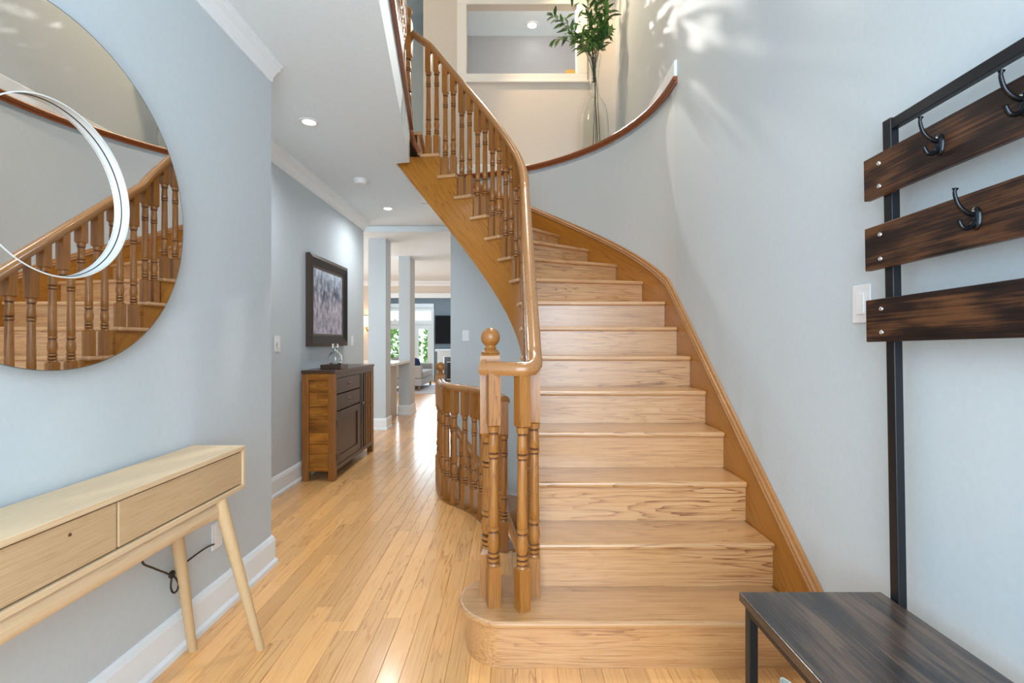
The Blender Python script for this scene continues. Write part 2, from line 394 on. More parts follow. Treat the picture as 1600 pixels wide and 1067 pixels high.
# back rooms
mb = MB(); mb.box(-5,-3.05,11.5,11.62,0,2.66); mb.box(-3.05,-.5,11.5,11.62,2.33,2.66); mb.box(-.62,-.5,5.34,11.5,0,2.74)
struct(obj('wall_dining', mb, BEIGE), 'beige wall around the family room opening', 'wall')
mb = MB(); mb.box(-3.15,-.62,11.46,11.5,2.27,2.38); mb.box(-3.15,-3.04,11.46,11.64,0,2.27)
struct(obj('trim_5', mb, TRIM), 'white casing of the family room opening', 'trim')
wall('wall_far', SLATE, 'slate blue family room wall with fireplace', (-2.42,-.5,15.0,15.15,0,2.66), (-5,-2.42,15.0,15.15,2.28,2.66), (-5,-4.05,15,15.15,0,2.28), (-3.17,-3.10,15,15.15,0,2.28))
mb = MB().box(-5.1,-5,6.0,15.6,0,2.66).box(-.5,-.4,11.6,15.2,0,2.66)
struct(obj('wall_kitchen', mb, BEIGE), 'beige side walls of the back rooms', 'wall')

# crown, baseboards, trims
TRIM_LAMP_TINT = paint('white_trim_lamp_tint', (.90,.84,.76), .4, .01, .01)  # white trim with the warm lamp's tint put into its colour
CROWN = [(0,0),(.012,0),(.018,.012),(.018,.028),(.045,.062),(.075,.082),(.075,.094),(.088,.10),(.088,.112),(0,.112)]
CROWN = [(-a, b) for a, b in CROWN]
mir = lambda P: [(-a, b) for a, b in P]
mb = MB().molding([(-1.326,-1.2,2.656),(-1.326,2.655,2.656)], [(-a*.76,b*.76) for a,b in CROWN]); struct(obj('trim_1', mb, TRIM), 'white crown moulding over the mirror wall', 'trim')
mb = MB().molding([(-1.881,2.66,2.63),(-1.881,6.12,2.63),(-2.6,6.12,2.63)][:2], mir(CROWN)); struct(obj('trim_2', mb, TRIM), 'white crown moulding along the hall wall', 'trim')
mb = MB().molding([(-5,11.499,2.55),(-.62,11.499,2.55)], mir(mir(mir(CROWN)))); struct(obj('trim_3', mb, TRIM), 'white crown moulding on the beige back wall', 'trim')
BASE = [(0,0),(.026,0),(.026,.022),(.018,.034),(.016,.036),(.016,.135),(.010,.155),(.004,.165),(0,.165)]
mb = MB().molding([(-1.326,-1.2,0),(-1.326,2.661,0),(-1.88,2.661,0)], BASE); struct(obj('baseboard_left', mb, TRIM), 'tall white baseboard under the console table', 'baseboard')
mb = MB().molding([(-1.881,2.70,0),(-1.881,6.121,0),(-2.05,6.121,0)], BASE); struct(obj('baseboard_hall', mb, TRIM), 'tall white baseboard along the hall wall', 'baseboard')
mb = MB().molding([(XW-.001,1.70,0),(XW-.001,-1.2,0)], BASE); struct(obj('baseboard_right', mb, TRIM), 'white baseboard behind the bench', 'baseboard')
# casing of the upper opening
mb = MB()
F = DB-.018
mb.box(-.60,.82,F,DB,4.07,4.15); mb.box(-.60,.82,F,DB,4.91,5.0); mb.box(-.60,-.497,F,DB,4.15,4.91); mb.box(.706,.82,F,DB,4.15,4.91)
mb.box(-.62,.84,F-.012,DB,4.052,4.075)
struct(obj('trim_4', mb, TRIM_LAMP_TINT, bevel=.004), 'white casing with painted lamp warmth around the upper opening', 'trim')

# columns with plinths in the hall behind the cabinet
def column(x0, x1, y0, y1, label):
    t = thing('column', label, 'column', ((x0+x1)/2,y0,0), 'hall columns')
    obj('shaft', MB().box(x0,x1,y0,y1,0,2.66), GREY, t)
    P = BASE
    obj('plinth', MB().molding([(x0,y1,0),(x0,y0,0),(x1,y0,0),(x1,y1,0)], BASE), TRIM, t)
    return t
column(-2.0,-1.757,6.72,7.0, 'nearer square grey column beside the dark cabinet')
column(-1.90,-1.71,8.1,8.5, 'farther square grey column beside the counter')
t = thing('breakfast_counter', 'pale stone counter on a beige half wall between the columns', 'counter', (-2.2,7.5,0))
obj('half_wall', MB().box(-2.55,-1.93,7.0,8.1,0,.875), BEIGE, t)
obj('countertop', MB().box(-2.75,-1.715,7.005,8.095,.875,.915), paint('pale_stone', (.72,.68,.60), .25), t, bevel=.006)

# ------------------------------------------------------------------ staircase
st = thing('staircase', 'curved honey oak staircase rising to the upper floor', 'staircase', (.5,1.8,0))
TT = .028
def tread_obj(pts, org, ang, z1, name='tread', mat=OAK):
    M = Matrix.Translation((org[0],org[1],z1))@Matrix.Rotation(ang,4,'Z'); Mi = M.inverted()
    loc = [(Mi@Vector((p[0],p[1],z1))) for p in pts]
    return link(name, MB().prism([(q.x,q.y) for q in loc], -TT, 0).mesh(name), mat, st, M, .011, 3)
def bull(ins, z0, z1):
    c = (-.03,1.975); r = .185-ins
    pts = [(1.112,1.79+ins)]
    pts += [(c[0]+r*math.cos(a), c[1]+r*math.sin(a)) for a in [(-PI/2-PI*i/28) for i in range(29)]]
    pts += [(1.112, c[1]+r)]
    return pts
tread_obj(bull(0,0,0), (.5,1.9), 0, R_)
M = Matrix.Translation((.5,1.82,0))
link('riser', MB().prism([(a-.5,b-1.82) for a,b in bull(.03,0,0)], 0, R_-TT).mesh('riser',40), OAK, st, M)
for n in range(2, 17):
    dp = .16
    ip = [inner(n+t*(1+dp)) for t in [0,.25,.5,.75,1]] if n < 16 else [inner(16), Vector((-.985,4.155))]
    op = [outer(n+t*(1+dp), .019) for t in [0,.25,.5,.75,1]] if n < 16 else [outer(16,.019), Vector((-.985,DB-.02))]
    A, B = ip[0], op[0]; ang = math.atan2(B.y-A.y, B.x-A.x)
    pts = ip+op[::-1]
    tread_obj(pts, A, ang, R_*n)
    u = (B-A).normalized(); nb = Vector((-u.y,u.x)); a2 = A+nb*.028+u*.035; b2 = B+nb*.028
    th = .018
    M = Matrix.Translation((a2.x,a2.y,R_*(n-1)))@Matrix.Rotation(ang,4,'Z')
    link('riser', MB().box(0,(b2-a2).length,0,th,0,R_-TT).mesh('riser'), OAK, st, M)
# open stringer under the tread ends
def put_uv(me, uvs):
    l = me.uv_layers.new(name='UVMap')
    for lp in me.loops: l.data[lp.index].uv = uvs[lp.vertex_index]
def slope_uv(p, z):
    k = .306 if p <= 8 else .242
    return (p*k+(z-R_*p)*.6, (z-R_*p)*.72)
def soff(p): return .45+.11*min(1,max(0,(p-7)/2))
mb = MB(); uvs = []
for n in range(2, 18):
    K = 5
    for k in range(K):
        pa, pb_ = n+k/K, n+(k+1)/K
        if n == 17 and k > 2: break
        z1 = min(R_*n-TT, 2.83)
        q = []
        for off in (.03,.062):
            for p in (pa,pb_):
                v = inner(p, off); q.append((v.x,v.y,max(0,R_*p-soff(p)))); 
        a0,b0,a1,b1 = q
        if z1-max(a0[2],b0[2]) < .01: continue
        mb.hexa([a0,a1,b1,b0], [(*v[:2],z1) for v in (a0,a1,b1,b0)])
        uvs += [slope_uv(pa,a0[2]),slope_uv(pa,a1[2]),slope_uv(pb_,b1[2]),slope_uv(pb_,b0[2]),slope_uv(pa,z1),slope_uv(pa,z1),slope_uv(pb_,z1),slope_uv(pb_,z1)]
so = obj('stringer', mb, OAK_STR, st); put_uv(so.data, uvs)
# skirt board on the wall side and its moulded cap
ps = [.0+.25*i for i in range(0,69)]
mb = MB(); capm = []; lo = []; hi = []
def zs(p): return R_*p+.115
vs = []; fs = []
for p in ps:
    for off in (.019,.0):
        v = outer(p, off); vs += [(v.x,v.y,max(0,R_*p-.3)), (v.x,v.y,zs(p))]
for i in range(len(ps)-1):
    a = i*4; b = a+4
    fs += [(a,b,b+1,a+1),(a+2,a+3,b+3,b+2),(a+1,b+1,b+3,a+3),(a,a+2,b+2,b)]
fs += [(0,1,3,2),(4*len(ps)-4,4*len(ps)-2,4*len(ps)-1,4*len(ps)-3)]
mb.add(vs, fs); so = obj('skirt_board', mb, OAK_STR, st, smooth=30)
put_uv(so.data, [slope_uv(ps[i//4], v[2]) for i, v in enumerate(vs)])
path = [(*outer(p,.0), zs(p)) for p in ps]
prof = [(-.001,-.004),(-.026,-.004),(-.030,.006),(-.024,.014),(-.026,.026),(-.018,.034),(-.014,.048),(-.001,.052)]
obj('skirt_cap', MB().molding(path, prof), OAK_RAIL, st, smooth=30)
# plaster soffit under the curved flight
mb = MB(); vs = []; fs = []
pp = [7+.25*i for i in range(0,44)]
for p in pp:
    a = inner(p,.05); b = outer(p,.01); z = R_*p-.30
    z = min(z, 2.7425); vs += [(a.x,a.y,z),(b.x,b.y,z)]
for i in range(len(pp)-1): fs.append((2*i,2*i+1,2*i+3,2*i+2))
mb.add(vs, fs); so = obj('soffit', mb, WHITE, st, smooth=40)
sm = so.modifiers.new('solid','SOLIDIFY'); sm.thickness = .012; sm.offset = 1

# red stained ledge cap that follows the curved wall at upper floor level
path = [(p[0],p[1],3.0) for p in arc ]+[(-.98,5.28,3.0)]
path = [(XW,3.30,3.0)]+path
prof = [(.03,-.006),(-.012,-.006),(-.017,.004),(-.009,.014),(-.012,.018),(-.030,.024),(-.034,.034),(-.028,.044),(.06,.046)]
lc = tag(obj('ledge_cap', MB().molding(path, prof), RED_TRIM, smooth=35), 'red stained wooden cap along the top of the curved wall', 'ledge cap', kind='structure')

# ------------------------------------------------------------------ balusters, newels, rails
def bal_prof(zb, zt):
    """turned part between the lower block top zb and the upper block bottom zt; radii in metres"""
    L = zt-zb
    P = [(.0235,0),(.0205,.008),(.0178,.011),(.0228,.015),(.0228,.027),(.0178,.031),(.0225,.035),(.0225,.047),(.0178,.051),(.0205,.060),(.0240,.082),(.0232,.100),(.0190,.126),(.0178,.132),(.0225,.136),(.0225,.147),(.0180,.151),(.0212,.156),(.0205,.200)]
    T = [(.0185,.128),(.0178,.124),(.0215,.120),(.0215,.109),(.0178,.105),(.0215,.100),(.0195,.070),(.0180,.032),(.0178,.026),(.0225,.022),(.0225,.010),(.0235,0)]
    out = [(r,zb+z) for r,z in P]
    out += [(r,zt-z) for r,z in T]
    return out
def bal_mb(L, base=.165, turn=.54, hw=.0240):
    m = MB()
    m.box(-hw,hw,-hw,hw,0,base-.008); m.hexa([(-hw,-hw,base-.008),(hw,-hw,base-.008),(hw,hw,base-.008),(-hw,hw,base-.008)],[(-.015,-.015,base),(.015,-.015,base),(.015,.015,base),(-.015,.015,base)])
    m.lathe(bal_prof(base-.002, base+turn+.002), 14)
    zt = base+turn
    m.hexa([(-.015,-.015,zt),(.015,-.015,zt),(.015,.015,zt),(-.015,.015,zt)],[(-hw,-hw,zt+.008),(hw,-hw,zt+.008),(hw,hw,zt+.008),(-hw,hw,zt+.008)])
    m.box(-hw,hw,-hw,hw,zt+.008,L)
    return m
def stain(me, k=1.0):
    if len(me.materials) == 0: me.materials.append(OAK_V)
    me.materials.append(GROOVE)
    for p in me.polygons:
        vs = [me.vertices[i].co for i in p.vertices]
        if len(vs) != 4: continue
        z = [v.z for v in vs]; r = [math.hypot(v.x,v.y) for v in vs]
        if max(r) < .0236*k and min(r) < .0179*k and max(z)-min(z) < .0072*k**1.0 and max(z)-min(z) > 1e-4: p.material_index = 1
    return me
def baluster(parent, x, y, z, L, ang=0, **k):
    M = Matrix.Translation((x,y,z))@Matrix.Rotation(ang,4,'Z')
    return link('baluster', stain(bal_mb(L, **k).mesh('baluster', 40)), OAK_V, parent, M)
def newel(parent, x, y, z, L, base=.20, topb=.30, hw=.042, ang=0, rb=.043):
    """square post with turned shaft and a ball on top; L is the height of the ball's centre"""
    M = Matrix.Translation((x,y,z))@Matrix.Rotation(ang,4,'Z')
    bt = L-rb-.03
    m = MB(); k = hw*.7
    m.box(-hw,hw,-hw,hw,0,base); m.hexa([(-hw,-hw,base),(hw,-hw,base),(hw,hw,base),(-hw,hw,base)],[(-k,-k,base+.02),(k,-k,base+.02),(k,k,base+.02),(-k,k,base+.02)])
    s = hw/.0240*.95
    m.lathe([(r*s,q) for r,q in bal_prof(base+.018, bt-topb-.018)], 20)
    zt = bt-topb
    m.hexa([(-k,-k,zt-.02),(k,-k,zt-.02),(k,k,zt-.02),(-k,k,zt-.02)],[(-hw,-hw,zt),(hw,-hw,zt),(hw,hw,zt),(-hw,hw,zt)])
    m.box(-hw,hw,-hw,hw,zt,bt-.006); m.hexa([(-hw,-hw,bt-.006),(hw,-hw,bt-.006),(hw,hw,bt-.006),(-hw,hw,bt-.006)],[(-hw*.85,-hw*.85,bt),(hw*.85,-hw*.85,bt),(hw*.85,hw*.85,bt),(-hw*.85,hw*.85,bt)])
    o = link('newel_post', stain(m.mesh('newel_post', 40), s), OAK_V, parent, M)
    b = MB()
    prof = [(hw*.85,0),(hw*.95,.006),(hw*.8,.016),(hw*.55,.020),(hw*.62,.026),(hw*.5,.032)]
    prof += [(rb*math.sin(a), rb+.03-rb*math.cos(a)) for a in [.55+i*(PI-.58)/11 for i in range(12)]]
    b.lathe(prof, 24)
    link('ball_finial', b.mesh('ball_finial', 50), OAK_V, o, M@Matrix.Translation((0,0,bt)))
    return o
def rail_prof(w=.033, h=.030):
    pts = []
    for i in range(13):
        a = PI*i/12; pts.append((w*math.cos(a), -.004+h*1.0*math.sin(a)))
    pts += [(-w,-.010),(-w*.78,-.020),(-w*.62,-.028),(w*.62,-.028),(w*.78,-.020),(w,-.010)]
    return pts
RP = rail_prof()

sr = thing('stair_railing', 'oak stair railing with turned balusters curving up the open side', 'railing', (.09,1.9,R_))
RAIL_UP = .83; BO = .037
def railz(p): return R_*p+RAIL_UP
# handrail: level turned end, then up the flight
path = [(-.118,1.925,1.126),(-.09,1.912,1.126),(-.04,1.895,1.126),(.02,1.877,1.126),(.05,1.874,1.126),(.072,1.885,1.128),(.086,1.91,1.140),(.09,1.94,1.160)]
p0 = 2+(1.975-2.03)/RUN
pl = [p0+i*(16.62-p0)/110 for i in range(111)]
def blend_off(p): return BO
for p in pl:
    v = inner(p, BO); path.append((v.x, v.y, railz(p) if p < 15.6 else railz(15.6)+(p-15.6)*R_*.6))
obj('handrail', MB().sweep(path, RP), OAK_RAIL, sr, smooth=50)
obj('rail_end', MB().lathe([(.004,-.033),(.017,-.027),(.027,-.015),(.0315,0)], 16, Matrix.Translation((-.118,1.925,1.128))@Matrix.Rotation(-PI/2,4,'Y')), OAK_RAIL, sr, smooth=60)
baluster(sr, -.073,1.905,R_,.93, .25); baluster(sr, .040,1.880,R_,.93, .5); baluster(sr, .091,1.985,R_,.99,.0)
for n in range(2, 16):
    fr = (.17,.66) if n <= 8 else (.22,.70)
    if n == 9: fr = (.2,.7)
    for f in fr:
        p = n+f; v = inner(p, BO); q, tg = INN.at(INN.s8+(RUN if p <= 8 else .148)*(p-8))
        baluster(sr, v.x, v.y, R_*n, railz(p)-R_*n-.005, math.atan2(tg.y,tg.x), base=.165)
newel(sr, -.09,2.005,R_, 1.058, .175, .32, .041, .03, .040)
newel(sr, -.90,4.15,3.04, 1.02, .18, .30, .041)

# guard around the basement stairwell
gr = thing('stairwell_guard', 'low curved oak guard rail around the basement stairwell', 'railing', (-.3,3.5,0))
def smooth_path(P, n):
    V = [Vector((*p,0)) if len(p) == 2 else Vector(p) for p in P]; out = []
    for i in range(len(V)-1):
        a = V[max(i-1,0)]; b = V[i]; c = V[i+1]; d = V[min(i+2,len(V)-1)]
        for k in range(n):
            t = k/n; out.append(.5*((2*b)+(c-a)*t+(2*a-5*b+4*c-d)*t*t+(3*b-a-3*c+d)*t**3))
    return out+[V[-1]]
GP = smooth_path(GUARD, 6)
obj('handrail', MB().sweep([(p.x,p.y,.885) for p in GP], RP), OAK_RAIL, gr, smooth=50)
obj('floor_nosing', MB().sweep([(p.x,p.y,-.012) for p in GP], [(.045,-.02),(.045,.0145),(-.06,.0145),(-.07,.002),(-.06,-.012),(-.05,-.24),(-.035,-.24),(-.035,-.02)]), OAK_RAIL, gr, smooth=30)
acc = 0; last = None; nxt = .17
tot = sum((GP[i]-GP[i-1]).length for i in range(1,len(GP)))
for i in range(1, len(GP)):
    seg = (GP[i]-GP[i-1]); l = seg.length
    while acc+l >= nxt and nxt < tot-.02:
        q = GP[i-1]+seg*((nxt-acc)/l)
        baluster(gr, q.x, q.y, .004, .875, math.atan2(seg.y,seg.x), base=.175, turn=.50); nxt += .122
    acc += l
newel(gr, -.655,4.42,0, 1.0, .2, .28, .04)
baluster(gr, -.045,2.845,.004,.875, 0, base=.175, turn=.50)

# basement flight below
bs = thing('basement_staircase', 'dark oak winder steps going down behind the guard rail', 'staircase', (0,4.2,-1.2))
for k in range(1, 10):
    pa = 16-k*1.0; n = pa
    A, B = inner(pa,.02), outer(pa,.01); A2, B2 = inner(pa-1.1,.02), outer(pa-1.1,.01)
    if pa-1.1 < 7: break
    obj('tread', MB().prism([tuple(A),tuple(B),tuple(B2),tuple(A2)], -R_*k-.03, -R_*k), OAK_RAIL, bs)
    obj('riser', MB().prism([tuple(A),tuple(B),tuple(outer(pa-.06,.01)),tuple(inner(pa-.1,.02))], -R_*k, -R_*(k-1)-.03), OAK_RAIL, bs)
bp_ = [(*inner(16-.25*i,.03), .86-.25*i*R_) for i in range(4,34)]
obj('handrail', MB().sweep(bp_, RP), OAK_RAIL, bs, smooth=50)
for i in range(1, 9):
    for f in (.3,.75):
        p = 16-i-f
        if p < 8: continue
        v = inner(p,.03); baluster(bs, v.x, v.y, -R_*i, .86-(16-p)*R_+R_*i, 0, turn=.5)

# balcony railing along the upper floor edge
br_ = thing('balcony_railing', 'upper landing oak railing seen edge-on above the hall ceiling', 'railing', (-.8,3.0,3.04))
ep = lambda d, o=.045: (EDGE(d)-o, d)
obj('handrail', MB().sweep([(*ep(4.12),3.93),(*ep(.8),3.93)], RP), OAK_RAIL, br_, smooth=50)
obj('edge_trim', MB().sweep([(*ep(4.09,0),3.04),(*ep(.8,0),3.04)], [(-.03,-.018),(-.03,.018),(.10,.018),(.10,-.003),(-.002,-.003),(-.002,-.018)]), RED_TRIM, br_)
obj('edge_trim', MB().sweep([(-.862,4.09,3.03),(-.855,4.12,2.99),(-.84,4.15,2.93),(-.80,4.165,2.86)], [(-.012,-.018),(-.012,.018),(.012,.018),(.012,-.018)]), RED_TRIM, br_)
d = 3.97
bm_ = stain(bal_mb(.88).mesh('baluster',40))
while d > 1.6:
    link('baluster', bm_, OAK_V, br_, Matrix.Translation((*ep(d),3.055))@Matrix.Rotation(.14,4,'Z')); d -= .108

# ------------------------------------------------------------------ mirror
mr = thing('round_mirror', 'large round frameless mirror with a recessed inner disc on the left wall', 'mirror', (-1.30,1.372,1.155))
MY, MZ, RO, RI = 1.372, 1.662, .5125, .246
XF = -1.283
def ring(x0, x1, ro, ri, seg=128):
    m = MB(); vs = []; fs = []
    for k in range(seg):
        a = 2*PI*k/seg; c, s = math.cos(a), math.sin(a)
        vs += [(x1,MY+ri*c,MZ+ri*s),(x1,MY+ro*c,MZ+ro*s),(x0,MY+ro*c,MZ+ro*s),(x0,MY+ri*c,MZ+ri*s)]
    for k in range(seg):
        a = k*4; b = ((k+1)%seg)*4
        fs += [(a,a+1,b+1,b),(a+1,a+2,b+2,b+1),(a+2,a+3,b+3,b+2),(a+3,a,b,b+3)]
    return m.add(vs, fs)
def disc(x0, x1, r, seg=128):
    m = MB(); vs = []
    for x in (x0,x1): vs += [(x,MY+r*math.cos(2*PI*k/seg),MZ+r*math.sin(2*PI*k/seg)) for k in range(seg)]
    fs = [tuple(range(seg)), tuple(range(seg,2*seg))]+[(k,(k+1)%seg,seg+(k+1)%seg,seg+k) for k in range(seg)]
    return m.add(vs, fs)
obj('outer_glass', ring(XF-.004, XF, RO, RI), MIRROR, mr)
obj('inner_rim', ring(XF-.024, XF-.0005, RI+.004, RI), plain('white_rim', (.62,.66,.67), .2), mr)
obj('seam', ring(XF-.0242, XF-.0225, RI+.002, RI-.0016), BLACK, mr)
obj('hole_edge', ring(XF-.002, XF+.0004, RI+.0035, RI-.0002), plain('pale_glass_edge', (.75,.80,.80), .1), mr)
obj('inner_glass', disc(XF-.028, XF-.024, RI+.004), MIRROR, mr)
obj('backing', ring(-1.324, XF-.0045, RO-.045, RI+.03), plain('dark_backing', (.12,.12,.12), .7), mr)
obj('edge', ring(XF-.0045, XF+.0002, RO+.0015, RO-.0005), plain('dark_glass_edge', (.10,.13,.13), .2), mr)

# ------------------------------------------------------------------ console table
ct = thing('console_table', 'slim pale oak console table with two drawers under the mirror', 'table', (-1.19,1.33,0))
X0, X1, Y0, Y1 = -1.306, -1.093, .71, 1.982
ZB, ZT = .632, .806
box('top', (X0,X1,Y0,Y1,ZT-.018,ZT), PALE, ct, .002)
box('bottom_panel', (X0,X1,Y0,Y1,ZB,ZB+.018), PALE, ct, .002)
for y in (Y0, Y1-.016): box('side_panel', (X0,X1,y,y+.016,ZB+.018,ZT-.018), PALE, ct, .001)
box('back_panel', (X0,X0+.01,Y0+.016,Y1-.016,ZB+.018,ZT-.018), PALE, ct, .001)
for a, b in ((Y0+.020,1.344),(1.350,Y1-.020)):
    d = box('drawer', (X0+.015,X1-.006,a,b,ZB+.023,ZT-.023), PALE_D, ct, .003)
    if a < 1: 
        kn = MB().lathe([(.0045,0),(.004,.002),(.001,.003)], 10, Matrix.Translation((X1-.006,1.20,ZT-.055))@Matrix.Rotation(PI/2,4,'Y'))
        obj('lock_pin', kn, BRASS, d, smooth=40)
# apron rails and splayed round legs
def tapered(a, b, r0, r1, n=10): 
    a = Vector(a); b = Vector(b); return [a+(b-a)*i/n for i in range(n+1)], [r0+(r1-r0)*i/n for i in range(n+1)]
feet = [(-1.008,1.935),(-1.272,1.925),(-1.008,.76),(-1.272,.77)]
tops = [(-1.112,1.835),(-1.265,1.800),(-1.112,.86),(-1.265,.88)]
for f, tp in zip(feet, tops):
    P, rr = tapered((*tp,ZB), (*f,.0), .024, .0155)
    obj('leg', MB().tube(P, rr, 16), PALE_L, ct, smooth=50)
for x, za in ((-1.115,.60),(-1.265,.60)):
    pts = []; rs = []
    n = 24
    for i in range(n+1):
        t = i/n; y = .87+(1.825-.87)*t; e = abs(2*t-1)**6
        pts.append((x, y, za-.010*e))
    obj('apron_rail', MB().sweep(pts, [(.014*math.cos(2*PI*k/12), .031*math.sin(2*PI*k/12)) for k in range(12)]), PALE, ct, smooth=50)

# cord behind the console, and the wall outlet it plugs into
co = thing('power_cord', 'black power cord tied in a loop behind the console leg', 'cord', (-1.28,1.9,.2))
cordm = [(-1.317,2.135,.335),(-1.312,2.09,.345),(-1.305,2.02,.352),(-1.298,1.92,.352),(-1.288,1.83,.352),(-1.284,1.78,.382),(-1.278,1.72,.425),(-1.272,1.665,.468),(-1.25,1.64,.52),(-1.22,1.60,.60)]
obj('cable', MB().tube(smooth_path(cordm,6), .0036, 8), BLACK, co, smooth=60)
lp = [(-1.285,1.829,.347),(-1.279,1.842,.325),(-1.277,1.850,.300),(-1.278,1.842,.281),(-1.280,1.826,.282),(-1.283,1.818,.303),(-1.285,1.822,.327)]
obj('loop', MB().tube(smooth_path(lp+[lp[0]],5), .0036, 8), BLACK, co, smooth=60)
kp = [(-1.287,1.828+.010*math.cos(a),.350+.010*math.sin(a)) for a in [2*PI*i/10 for i in range(10)]]
obj('knot', MB().tube(kp, .0055, 8, True), BLACK, co, smooth=60)

def plate_left(name, x, y, z, label, cat, kind, w=.074, h=.118, face=1):
    """wall plate on a wall whose surface is the plane x; face = +1 faces +x, -1 faces -x"""
    t = thing(name, label, cat, (x,y,z-h/2))
    s = face
    lo, hi = sorted((x, x+.006*s)); box('plate', (lo,hi,y-w/2,y+w/2,z-h/2,z+h/2), PLASTIC, t, .002)
    lo, hi = sorted((x+.006*s, x+.011*s))
    if kind == 'rocker': box('rocker', (lo,hi,y-.018,y+.018,z-.034,z+.034), PLASTIC, t, .002)
    elif kind == 'outlet':
        for dz in (-.028,.018): box('socket', (lo,hi-.003*s if s>0 else hi,y-.017,y+.017,z+dz,z+dz+.03), PLASTIC, t, .002)
    elif kind == 'intercom':
        b = box('rocker', (lo,hi,y-.010,y+.022,z-.034,z+.034), PLASTIC, t, .002)
        box('dial', (lo,hi+.004,y-.027,y-.017,z-.02,z+.01), plain('grey_plastic',(.45,.46,.47),.4), t, .001)
    return t
plate_left('wall_outlet', -1.325, 2.165, .365, 'white wall outlet just above the baseboard behind the console', 'outlet', 'outlet')
plate_left('light_switch', -1.88, 3.865, 1.212, 'white double switch plate on the hall wall left of the picture', 'switch', 'intercom', .085, .125)
plate_left('light_switch', -1.88, 5.68, 1.24, 'small white switch plate on the hall wall right of the picture', 'switch', 'rocker', .07, .115)
plate_left('light_switch', XW, 1.557, 1.352, 'white dimmer switch plate on the right wall beside the rack', 'switch', 'rocker', .078, .122, -1)
t = thing('light_switch', 'white switch plate on the grey wall under the curved stairs', 'switch', (-.50,5.2,1.25))
yw = 3.35+1.93*math.sqrt(1-((.85-.50)/1.98)**2)
box('plate', (-.54,-.465,yw-.018,yw-.004,1.235,1.355), PLASTIC, t, .002); box('rocker', (-.52,-.485,yw-.023,yw-.018,1.262,1.328), PLASTIC, t, .002)

# ------------------------------------------------------------------ dark cabinet with decanter
cb = thing('cabinet', 'dark brown rustic wooden sideboard in the hall', 'cabinet', (-1.7,4.85,0))
CX0, CX1, CY0, CY1, CZ = -1.848, -1.557, 4.244, 5.44, .978
sw = .06
box('top', (CX0-.004,CX1+.006,CY0-.006,CY1+.006,CZ-.03,CZ), CAB_F, cb, .004)
for y in (CY0, CY1-.055):
    for a in (CX0, CX1-sw): box('corner_post', (a,a+sw,y,y+.055,0,CZ-.03), CAB_V, cb, .004)
for y in (CY0+.004, CY1-.03):
    box('side_rail', (CX0+sw,CX1-sw,y,y+.03,CZ-.09,CZ-.03), CAB, cb, .003)
    box('side_rail', (CX0+sw,CX1-sw,y,y+.03,.085,.12), CAB, cb, .003)
nb_ = 7; zz = .12
hs_ = [.125,.09,.11,.125,.12,.135,.063+.05]
tot = CZ-.09-.12; sc_ = tot/sum(hs_)
for h_ in hs_:
    box('side_board', (CX0+sw,CX1-sw,CY0+.014,CY0+.026,zz+.001,zz+h_*sc_-.001), CAB, cb, .003); zz += h_*sc_
box('side_board', (CX0+sw,CX1-sw,CY1-.026,CY1-.014,.12,CZ-.09), CAB, cb, .003)
box('back_panel', (CX0,CX0+.012,CY0+.05,CY1-.05,.085,CZ-.03), CAB_F, cb, .002)
box('floor_panel', (CX0+.01,CX1-.02,CY0+.05,CY1-.05,.085,.11), CAB_F, cb, .002)
FX = CX1-.018
ya, yb, yc, yd = CY0+.055, 4.955, 4.975, CY1-.055
box('front_rail', (FX,CX1,ya,yd,CZ-.075,CZ-.03), CAB_F, cb, .002)
box('front_rail', (FX,CX1,ya,yd,.085,.125), CAB_F, cb, .002)
box('front_stile', (FX,CX1,yb,yc,.125,CZ-.075), CAB_F, cb, .002)
box('divider', (CX0+.02,FX,yb,yc,.11,CZ-.075), CAB_F, cb, .001)
for z0, z1 in ((.762,.898),(.612,.752)):
    d = box('drawer', (FX-.25,CX1-.003,ya+.004,yb-.004,z0,z1), CAB_F, cb, .004)
    yy = (ya+yb)/2; zc = (z0+z1)/2
    box('handle', (CX1-.003,CX1+.001,yy-.035,yy+.035,zc-.022,zc+.022), BRASS, d, .002)
    box('pull', (CX1+.001,CX1+.006,yy-.022,yy+.022,zc-.012,zc+.004), plain('dark_pull',(.02,.015,.012),.4,.6), d, .002)
dr = box('door', (FX-.004,CX1-.012,ya+.004,yb-.004,.13,.60), CAB_F, cb, .002)
for (a,b,c,d) in ((ya+.004,ya+.07,.13,.60),(yb-.07,yb-.004,.13,.60),(ya+.07,yb-.07,.13,.20),(ya+.07,yb-.07,.54,.60)):
    box('door_frame', (CX1-.012,CX1-.001,a,b,c,d), CAB_F, dr, .004)
for zz in (.20,.50): box('hinge', (CX1-.001,CX1+.004,ya-.012,ya+.008,zz-.03,zz+.03), BLACKM, dr, .001)
ns = 5; pw_ = (yd-yc)/ns
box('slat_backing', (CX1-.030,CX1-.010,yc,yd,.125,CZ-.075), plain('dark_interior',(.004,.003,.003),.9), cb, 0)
for i in range(ns):
    a = yc+pw_*i+.030
    box('slat', (CX1-.010,CX1+.001,a,a+pw_*.45,.125,CZ-.075), CAB_V if i > 1 else CAB_F, cb, .003)
kb = MB().lathe([(.006,0),(.005,.012),(.011,.018),(.012,.026),(.006,.030)], 12, Matrix.Translation((CX1-.002,yc+.012,.60))@Matrix.Rotation(PI/2,4,'Y'))
obj('knob', kb, STEEL, cb, smooth=50)
for i in (2,3): obj('knob', MB().lathe([(.005,0),(.004,.008),(.008,.012),(.004,.018)], 10, Matrix.Translation((CX1-.002,yc+pw_*(i+.5),.55))@Matrix.Rotation(PI/2,4,'Y')), BRASS, cb, smooth=50)

